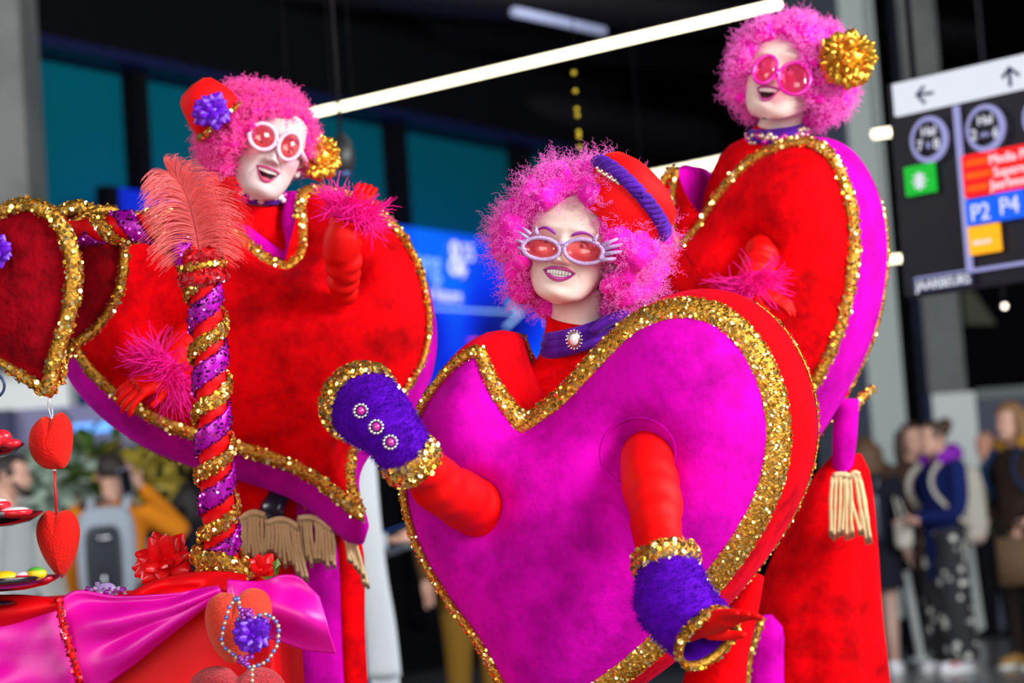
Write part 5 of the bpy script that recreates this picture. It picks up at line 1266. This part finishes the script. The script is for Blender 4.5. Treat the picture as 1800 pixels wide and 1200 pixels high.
# tiered stand with black plates
ts = thing('tiered_stand', 'black tiered cake stand with three plates at the picture edge', 'cake stand', np.array([*P(-48, 1046, 4.2)[:2], zt + .008]))
cx, cy = P(-48, 900, 4.2)[:2]
def zat(y): return P(-48, y, 4.2)[2]
M = MB(); M.tube([[cx, cy, zt + .008], [cx, cy, zat(705)]], .006, 12); M.build('stem', plate_m, ts)
M = MB(); M.lathe([cx, cy, zt + .008], zup, [(0, 0), (.07, 0), (.06, .006), (.01, .012), (0, .012)], 32); M.build('foot', plate_m, ts)
pz = []
for yr, r_ in ((786, .095), (908, .121), (1022, .150)):
    z = zat(yr); pz.append((z, r_)); M = MB(); M.lathe([cx, cy, z], zup, [(0, -.020), (r_ * .55, -.020), (r_ * .8, -.014), (r_, 0), (r_ * .985, .003), (r_ * .78, -.009), (r_ * .5, -.014), (0, -.014)], 56); M.build('plate', plate_m, ts)
M = MB(); M.tube([P(-14, 678, 4.2) + .0215 * (math.cos(t) * Rt + math.sin(t) * Up) for t in np.linspace(0, 6.2832, 40, endpoint=False)], .0025, 8, closed=True); M.build('ring_handle', mat('navy_metal', (.02, .04, .12), .3, metal=.6), ts)
M = MB(); M.tube([[cx, cy, zat(705)], P(-30, 690, 4.2)], .003, 8); M.build('handle_arm', MATS['navy_metal'], ts)
def sweet(nm, x, k, col_m, r_, label, fl=.55, group=None, dy=0, d=4.13, ice=None, shape=None):
    z = pz[k][0]; p = P(x, 900, d); p[2] = z - .009 + r_ * fl + dy; t = thing(nm, label, 'sweet', p - [0, 0, r_ * fl], group)
    M = MB(); M.ball(p, (r_, r_ * .9, r_ * fl), 3); M.build('base', col_m, t)
    if ice:
        M = MB(); M.ball(p + [0, 0, r_ * fl * .35], (r_ * .86, r_ * .78, r_ * fl * .8), 3); M.build('icing', ice, t)
gum = mat('red_gum', (.75, .015, .03), .25, spec=.5, sss=.1); ye = mat('yellow_icing', (.8, .55, .01), .35); gr_ = mat('green_icing', (.1, .4, .03), .35); wh = mat('white_icing', (.8, .76, .8), .35)
sweet('jelly_sweet', -10, 0, gum, .026, 'red jelly on the top black plate, inner one', .55, 'red jellies'); sweet('jelly_sweet', 10, 0, gum, .017, 'red jelly on the top black plate, highest one', .8, 'red jellies', .006); sweet('jelly_sweet', 27, 0, gum, .016, 'red jelly on the top black plate, nearest the rim', .5, 'red jellies')
sweet('iced_cookie', -15, 1, gum, .034, 'red cookie with white icing, inner one on the middle plate', .35, 'iced cookies', ice=wh, dy=.012); sweet('iced_cookie', 26, 1, gum, .030, 'red cookie with white icing, nearest the rim of the middle plate', .3, 'iced cookies', ice=wh)
sweet('candy', 2, 2, ye, .024, 'yellow iced candy on the lowest plate beside the frame edge', .5, 'candies'); sweet('candy', 36, 2, gum, .019, 'red candy with white icing on the lowest plate', .5, 'candies', ice=wh); sweet('candy', 58, 2, ye, .018, 'yellow candy with green icing on the lowest plate', .6, 'candies', ice=gr_, dy=.004); sweet('candy', 74, 2, gum, .012, 'small red candy at the rim of the lowest plate', .5, 'candies', d=4.15)

# ------------------------------------------------------------------ visitors in the hall
def visitor(label, x, ytop, d, yaw, top, bot, hairm, hair='short', arms=('down', 'down'), shoes=None, skirt=False, legs_bare=False, scale_w=1.0, hood=None, skinm=None, lean=0.0, coat=False, beard=None, tilt=0):
    skinm = skinm or skin_bg
    g = P(x, 900, d); g[2] = 0; top_z = P(x, ytop, d)[2]; s = top_z / 1.735; yw = math.radians(yaw)
    Rz = np.array([[math.cos(yw), -math.sin(yw), 0], [math.sin(yw), math.cos(yw), 0], [0, 0, 1]])
    L = lambda *p: g + s * (Rz @ np.array([p[0] * scale_w if p[2] < 1.5 else p[0], p[1] + lean * max(0, p[2] - .9), p[2]], float))
    t = thing('person', label, 'person', g)
    RT = lambda q: g + s * ((np.asarray(q, float) * 1.0 + [0, lean * .75 - .02, 1.615]) @ Rz.T)
    M, bl = head_mesh(RT, None, 44, 48, ([L(0, .02, 1.60), L(0, .02, 1.50), L(0, .02, 1.42)], [.052 * s, .052 * s, .07 * s]))
    hands = []; S_ = MB(); HM = M; body = M.build('body', [skinm, mouth_m], t)
    for sd, pose in zip((-1, 1), arms):
        e, h = dict(down=((.24, .03, 1.13), (.25, -.06, .88)), hold=((.23, .02, 1.12), (.10, -.30, 1.14)), phone=((.38, -.06, 1.26), (.13, -.06, 1.57)), bag=((.24, .03, 1.12), (.20, -.14, .95)), fold=((.22, -.02, 1.10), (-.02, -.22, 1.06)))[pose]
        e = (sd * e[0], *e[1:]); h = (sd * h[0], *h[1:]); hands.append(L(*h))
        S_.tube([L(sd * .17, .02, 1.41), L(sd * .205, .02, 1.37), L(*e), L(*(np.array(e) * .12 + np.array(h) * .88))], np.array([.07, .072, .058, .042]) * s, 12, smoothn=18)
        M = MB(); a, b = np.array(e), np.array(h); v = (b - a) / np.linalg.norm(b - a)
        M.tube([L(*(a * .15 + b * .85)), L(*b), L(*(b + v * .06))], np.array([.030, .036, .034]) * s, 10, flat=.55)
        pr = nz(np.cross(v, [0.3, .4, .8]))
        for k in range(4): M.tube([L(*(b + v * .05 + pr * (k - 1.5) * .018)), L(*(b + v * .10 + pr * (k - 1.5) * .02)), L(*(b + v * .13 + pr * (k - 1.5) * .02))], np.array([.010, .0095, .007]) * s, 6)
        M.tube([L(*(b + pr * .03)), L(*(b + v * .04 + pr * .06))], np.array([.012, .008]) * s, 6); M.build('hand', skinm, t)
    for sd in (-1, 1):
        if legs_bare: M = MB(); M.tube([L(sd * .09, 0, .85), L(sd * .095, -.01, .48), L(sd * .10, .03, .30), L(sd * .10, .01, .06)], np.array([.085, .058, .056, .036]) * s, 12, smoothn=18); M.build('leg', skinm, t)
    S_.tube([L(0, .02, 1.46), L(0, .02, 1.38), L(0, .0, 1.22), L(0, .0, 1.0), L(0, .01, .62 if coat else .86)], np.array([.08, .185, .175, .165, .195]) * s, 20, flat=.66, smoothn=20, up=Rz @ [0, 1, 0])
    S_.merged('top', top, t, .022 * s, 4)
    if hood:
        H = MB(); H.tube([L(.10, -.06, 1.46), L(.11, .05, 1.49), L(0, .12, 1.50), L(-.11, .05, 1.49), L(-.10, -.06, 1.46)], np.array([.04, .055, .075, .055, .04]) * s, 12, smoothn=24); H.build('hood', hood, t)
    B2 = MB()
    if skirt: B2.tube([L(0, .0, 1.0), L(0, 0, .9), L(0, 0, .62 if not coat else .55)], np.array([.16, .19, .23]) * s, 22, flat=.75, up=Rz @ [0, 1, 0], smoothn=10); B2.build('skirt', bot, t)
    else:
        wd_ = skirt is None
        for sd in (-1, 1): B2.tube([L(sd * .07, 0, .98), L(sd * .085, 0, .85), L(sd * .09, -.01, .48), L(sd * .10, .01, .07)], np.array([.12, .11, .13 if wd_ else .085, .12 if wd_ else .062]) * s, 14, smoothn=20)
        B2.merged('trousers', bot, t, .02 * s, 3)
    for sd in (-1, 1):
        Sh = MB(); Sh.tube([L(sd * .10, .07, .05), L(sd * .10, .02, .06), L(sd * .105, -.08, .045), L(sd * .11, -.17, .035)], np.array([.042, .05, .046, .034]) * s, 12, smoothn=12, flat=.85); sh = Sh.build('shoe', shoes or black_m, t)
        Sh = MB(); Sh.box(L(sd * .105, -.05, .010), (.045 * s, .13 * s, .010 * s), axes=Rz.T); Sh.build('sole', white_m if shoes else black_m, sh)
    if hair != 'bald':
        H = MB(); r = random.Random(int(x)); big = dict(short=1.0, long=1.04, bun=1.0, curly=1.12)[hair]
        V, Fc = ico(3); v = V * np.array([.083, .106, .092]) * big; v = v[:, :] + [0, .012, .035]
        keep = [f for f in Fc if not (np.mean(v[f, 1]) < -.035 and np.mean(v[f, 2]) < .075) and np.mean(v[f, 2]) > -.045]
        vv = v + np.array([[r.uniform(-.003, .003) for _ in range(3)] for _ in range(len(v))]); H.add(RT(vv), keep)
        if hair == 'bun': H.ball(RT([[0, .11, .09]])[0], .052 * s, 2); H.ball(RT([[.02, .10, .06]])[0], .04 * s, 2)
        if hair in ('long', 'curly'):
            for i in range(16):
                a = math.pi * (i / 15) ; dx, dy = .085 * math.cos(a), .02 + .085 * math.sin(a)
                H.tube([RT([[dx, dy, .06]])[0], RT([[dx * 1.15, dy * 1.1, -.06]])[0], RT([[dx * 1.2 + r.uniform(-.02, .02), dy * 1.1, -.17]])[0]], np.array([.03, .035, .02]) * s * (1.2 if hair == 'curly' else 1), 8, smoothn=8)
        H.build('hair', hairm, t)
    if beard:
        H = MB(); H.tube([RT([[sx_ * .066, -.02, -.03]])[0] if abs(sx_) == 1 else RT([[sx_ * .066, -.085 + .06 * abs(sx_) ** 2, -.075 - .02 * (1 - abs(sx_))]])[0] for sx_ in (-1, -.6, 0, .6, 1)], np.array([.012, .022, .026, .022, .012]) * s, 10, smoothn=20); H.build('beard', beard, t)
    return t, L, RT, s, hands, Rz
cloth = lambda n, c, **k: mat(n, c, .85, spec=.15, bump=(12, .2), **k)
h_dark, h_brown, h_blond = mat('hair_dark', (.018, .012, .010), .6, bump=(80, .5)), mat('hair_brown', (.055, .030, .018), .6, bump=(80, .5)), mat('hair_blond', (.26, .13, .05), .6, bump=(80, .5))
def backpack(label, L, s, Rz, m, pocket=None, pm=None, size=(.155, .08, .24), zc=1.20, group=None, straps=True):
    c = L(0, .20, zc); t = thing('backpack', label, 'backpack', c, group); M = MB(); V, Fc = ico(4); v = np.sign(V) * np.abs(V) ** .5 * np.array(size) * s; M.add(c + v @ Rz.T, Fc); M.build('bag', m, t)
    if pocket: 
        V, Fc = ico(3); v = np.sign(V) * np.abs(V) ** .4 * np.array(pocket) * s; M = MB(); M.add(L(0, .20 + size[1] * .85, zc - .03) + v @ Rz.T, Fc); M.build('pocket', pm, t)
    if straps:
        for sd in (-1, 1):
            M = MB(); M.tube([L(sd * .09, .14, zc + .2), L(sd * .11, .08, 1.475), L(sd * .125, -.10, 1.40), L(sd * .15, -.14, 1.25), L(sd * .18, .02, 1.06), L(sd * .12, .16, .98)], .024 * s, 8, flat=.4, smoothn=24); M.build('strap', m, t)
    M = MB(); M.tube([L(-.03, .16, zc + size[2]), L(0, .16, zc + size[2] + .05), L(.03, .16, zc + size[2])], .009 * s, 8, smoothn=10); M.build('top_handle', pm or m, t)
    return t
def phone(label, p, up_, m, s, side):
    t = thing('phone', label, 'phone', p); u = nz(up_); a = nz(np.cross(u, side)); b = np.cross(a, u)
    M = MB(); M.box(p, (.036 * s, .005 * s, .075 * s), axes=(a, b, u)); M.build('case', m, t, False)
    M = MB(); M.box(p + b * .0052 * s, (.033 * s, .0008 * s, .070 * s), axes=(a, b, u)); M.build('glass', black_m, t, False)
# right side of the hall
navy_c, purple_c = cloth('navy_coat', (.006, .014, .10)), cloth('purple_hood', (.22, .02, .40))
floral = mat('black_floral_cloth', (.01, .01, .012), .8); ntf = floral.node_tree
vo = ntf.nodes.new('ShaderNodeTexVoronoi'); vo.inputs['Scale'].default_value = 13; rp = ntf.nodes.new('ShaderNodeValToRGB'); rp.color_ramp.elements[0].color = (.55, .55, .5, 1); rp.color_ramp.elements[1].color = (.01, .01, .014, 1); rp.color_ramp.elements[0].position = .22; rp.color_ramp.elements[1].position = .34
tcf = ntf.nodes.new('ShaderNodeTexCoord'); ntf.links.new(tcf.outputs['Object'], vo.inputs['Vector']); ntf.links.new(vo.outputs['Distance'], rp.inputs['Fac']); ntf.links.new(rp.outputs['Color'], ntf.nodes['Principled BSDF'].inputs['Base Color'])
wht = mat('white_trainer', (.75, .72, .78), .5)
t, L, RT, s, hd, Rz = visitor('visitor in navy coat with purple hood, black floral trousers and white trainers', 1654, 738, 15.6, -70, navy_c, floral, h_brown, 'bun', ('fold', 'fold'), wht, skirt=None, hood=purple_c, scale_w=1.12, coat=True)
for sd in (-1, 1):
    M = MB(); M.tube([L(sd * .145, -.02, .075), L(sd * .15, -.12, .05)], .012 * s, 6); M.build('red_stripe', mat('trainer_red', (.6, .03, .06), .5), t)
backpack('beige backpack worn over the navy coat', L, s, Rz, cloth('beige_canvas', (.46, .42, .36)), size=(.16, .10, .28), zc=1.13)
visitor('pink-faced visitor with brown coat, face showing behind the navy coat', 1611, 742, 17.5, 15, cloth('brown_coat', (.06, .03, .02)), black_m, h_brown, 'long', coat=True)
visitor('bald visitor in olive jacket beyond the beige backpack', 1744, 757, 19, -40, cloth('olive_jacket', (.05, .06, .025)), black_m, h_dark, 'bald', skinm=mat('skin_tanned', (.62, .28, .18), .45))
t, L, RT, s, hd, Rz = visitor('visitor with ginger-brown hair and dark brown coat at the right picture edge', 1792, 708, 15.5, -60, cloth('dark_brown_coat', (.03, .018, .014)), cloth('dark_brown_trousers', (.02, .014, .012)), h_blond, 'curly', ('bag', 'bag'), mat('tan_shoe', (.30, .15, .03), .5), hood=cloth('mustard_scarf', (.35, .17, .02)), coat=True)
backpack('dark blue backpack on the ginger-haired visitor', L, s, Rz, cloth('blue_nylon', (.006, .03, .085)), size=(.16, .09, .22), zc=1.18)
bt = thing('tote_bag', 'brown paper tote hanging beside the dark brown coat', 'bag', P(1790, 985, 15.2)); M = MB(); M.box(P(1790, 985, 15.2), (.13, .05, .15), axes=(R0, [0, 1, 0], zup)); M.build('bag', cloth('brown_paper', (.12, .07, .04)), bt); M = MB(); M.tube([P(1776, 944, 15.2), P(1790, 915, 15.2), P(1804, 944, 15.2)], .008, 6, smoothn=10); M.build('handle', black_m, bt)
t, L, RT, s, hd, Rz = visitor('curly-haired visitor in black top and short black skirt, bare legs', 1528, 770, 15.8, 160, cloth('black_top', (.008, .009, .018)), cloth('black_skirt', (.008, .008, .014)), mat('hair_auburn', (.10, .045, .018), .6, bump=(80, .5)), 'curly', ('down', 'down'), wht, skirt=True, legs_bare=True, skinm=mat('skin_legs', (.45, .27, .22), .55))
backpack('glossy black backpack on the curly-haired visitor', L, s, Rz, mat('black_nylon', (.010, .013, .03), .35), size=(.15, .10, .22), zc=1.15)
bt = thing('shoulder_bag', 'beige shoulder bag against the pale column', 'bag', P(1575, 945, 15.6)); M = MB(); V, Fc = ico(3); M.add(P(1588, 938, 15.6) + np.sign(V) * np.abs(V) ** .6 * [.06, .05, .10], Fc); M.build('bag', MATS['beige_canvas'], bt); M = MB(); M.tube([P(1580, 912, 15.6), P(1570, 860, 15.7), P(1594, 912, 15.6)], .008, 6, smoothn=12); M.build('strap', MATS['beige_canvas'], bt)
pc = thing('barrier_post', 'white barrier post leaning by the floral trousers', 'post', PZ(1620, 1160, 0)); M = MB(); M.tube([PZ(1620, 1160, 0), PZ(1620, 1160, 0) + [-.06, 0, .62]], .028, 12); M.build('post', white_m, pc); M = MB(); M.lathe(PZ(1620, 1160, 0), zup, [(0, 0), (.09, 0), (.08, .02), (0, .03)], 20); M.build('foot', column_m, pc)
# centre, between the costumes
grey_k, scarf_m = cloth('pale_grey_knit', (.33, .37, .40)), cloth('white_scarf', (.55, .58, .60))
t, L, RT, s, hd, Rz = visitor('visitor in pale grey knit behind the red heart, looking at a blue phone', 598, 700, 9.6, 70, grey_k, cloth('blue_jeans_bright', (.01, .03, .16)), h_brown, 'short', ('hold', 'hold'), scale_w=1.05)
phone('blue phone held by the visitor in grey knit', P(699, 942, 9.45), nz(Rt + Up * .35), mat('phone_blue', (.02, .10, .45), .3), s, -Fw)
sc_ = thing('scarf', 'long white woollen scarf hanging from the grey knit visitor', 'scarf', P(665, 960, 9.4)); q = cr(np.array([P(640, 800, 9.42), P(645, 900, 9.36), P(655, 1010, 9.35), P(668, 1100, 9.36), P(676, 1190, 9.37)]), 30); M = MB(); M.tube(q, np.linspace(.045, .065, 30), 14, flat=.35, up=Fw); so = M.build('scarf_cloth', scarf_m, sc_)
for i in range(7): M = MB(); a = P(655 + i * 7, 1186, 9.37); M.tube([a, a + [0, 0, -.05], a + [.004, 0, -.11]], [.009, .008, .006], 6); M.build('tassel', scarf_m, sc_)
M = MB(); M.tube([L(-.2, 0, .80), L(0, -.17, .80), L(.2, 0, .80)], .03 * s, 8, flat=.6, smoothn=12); M.build('red_belt', mat('belt_red', (.6, .03, .02), .6), t)
visitor('visitor in dark brown jumper and blue jeans far behind, between the hearts', 742, 822, 21, 10, cloth('dark_jumper', (.025, .014, .012)), cloth('blue_jeans', (.012, .04, .13)), h_dark, 'short', ('down', 'down'), wht)
visitor('visitor in navy jacket far behind, hidden by the knit sleeve', 703, 838, 21.6, -20, cloth('navy_jacket', (.008, .012, .06)), cloth('black_jeans', (.01, .012, .03)), h_brown, 'short', ('hold', 'down'), black_m)
visitor('visitor in ochre trousers standing behind the magenta heart', 817, 775, 13.6, 20, cloth('ochre_jumper', (.10, .05, .02)), cloth('ochre_trousers', (.20, .10, .012)), h_dark, 'short', ('down', 'down'), cloth('brown_shoe', (.05, .03, .02)), scale_w=1.15)
visitor('visitor in white trainers at the lower edge of the magenta heart', 868, 800, 16.2, -30, cloth('black_jumper', (.012, .012, .014)), cloth('black_trousers', (.012, .012, .014)), h_dark, 'short', ('down', 'down'), wht)
t = thing('bunting', 'blurred heap of red, yellow and purple paper streamers between the hearts', 'decoration', P(690, 830, 20.5))
for i, (x, y, x2, y2, c) in enumerate(((668, 800, 690, 850, (.5, .02, .03)), (690, 812, 668, 860, (.65, .45, .05)), (712, 815, 690, 870, (.25, .08, .5)), (650, 790, 675, 820, (.45, .01, .02)), (705, 850, 690, 885, (.55, .3, .12)))):
    M = MB(); a, b = P(x, y, 20.5), P(x2, y2, 20.5); M.tube([a, (a + b) / 2 + [0, -.04, .03], b], [.045, .055, .03], 8, flat=.3, smoothn=10); M.build('streamer', mat('streamer_%d' % i, c, .6), t)
M = MB(); M.tube([P(690, 830, 20.5), P(690, 830, 20.5) * [1, 1, 0]], .02, 8); M.build('pole', black_m, t)
# left side
t, L, RT, s, hd, Rz = visitor('bearded visitor in pale grey jumper seen in profile', 18, 797, 12.2, 82, cloth('pale_jumper', (.42, .44, .45)), black_m, h_dark, 'short', ('down', 'down'), beard=h_dark)
t, L, RT, s, hd, Rz = visitor('visitor in orange jacket seen from behind, holding a phone to the ear', 199, 795, 13.2, 176, cloth('orange_jacket', (.62, .19, .008)), cloth('dark_trousers', (.012, .014, .03)), h_dark, 'short', ('phone', 'down'))
phone('grey phone at the ear of the visitor in orange', P(222, 846, 13.05), nz(Up - Rt * .2), mat('phone_grey', (.25, .27, .38), .3), s, -Fw)
bk = backpack('grey backpack with a black front panel on the orange jacket', L, s, Rz, cloth('grey_fabric', (.33, .37, .43)), (.105, .02, .195), mat('black_panel', (.012, .016, .03), .5), (.165, .075, .27), 1.16)
M = MB(); M.box(L(0, .305, 1.255), (.045 * s, .003, .010 * s), axes=Rz.T); M.build('badge', silver, bk)
M = MB(); M.box(L(0, .305, 1.02), (.008 * s, .003, .06 * s), axes=Rz.T); M.build('reflector', silver, bk)
visitor('brown-haired visitor with rust top, low behind the lower felt heart', 123, 862, 14.8, 60, cloth('rust_top', (.35, .12, .03)), black_m, h_brown, 'short', skinm=skin_bg)
visitor('visitor in dark hooded jacket beyond the phone caller', 322, 846, 14.6, 200, cloth('dark_hoodie', (.010, .011, .022)), black_m, h_dark, 'long', ('down', 'down'))
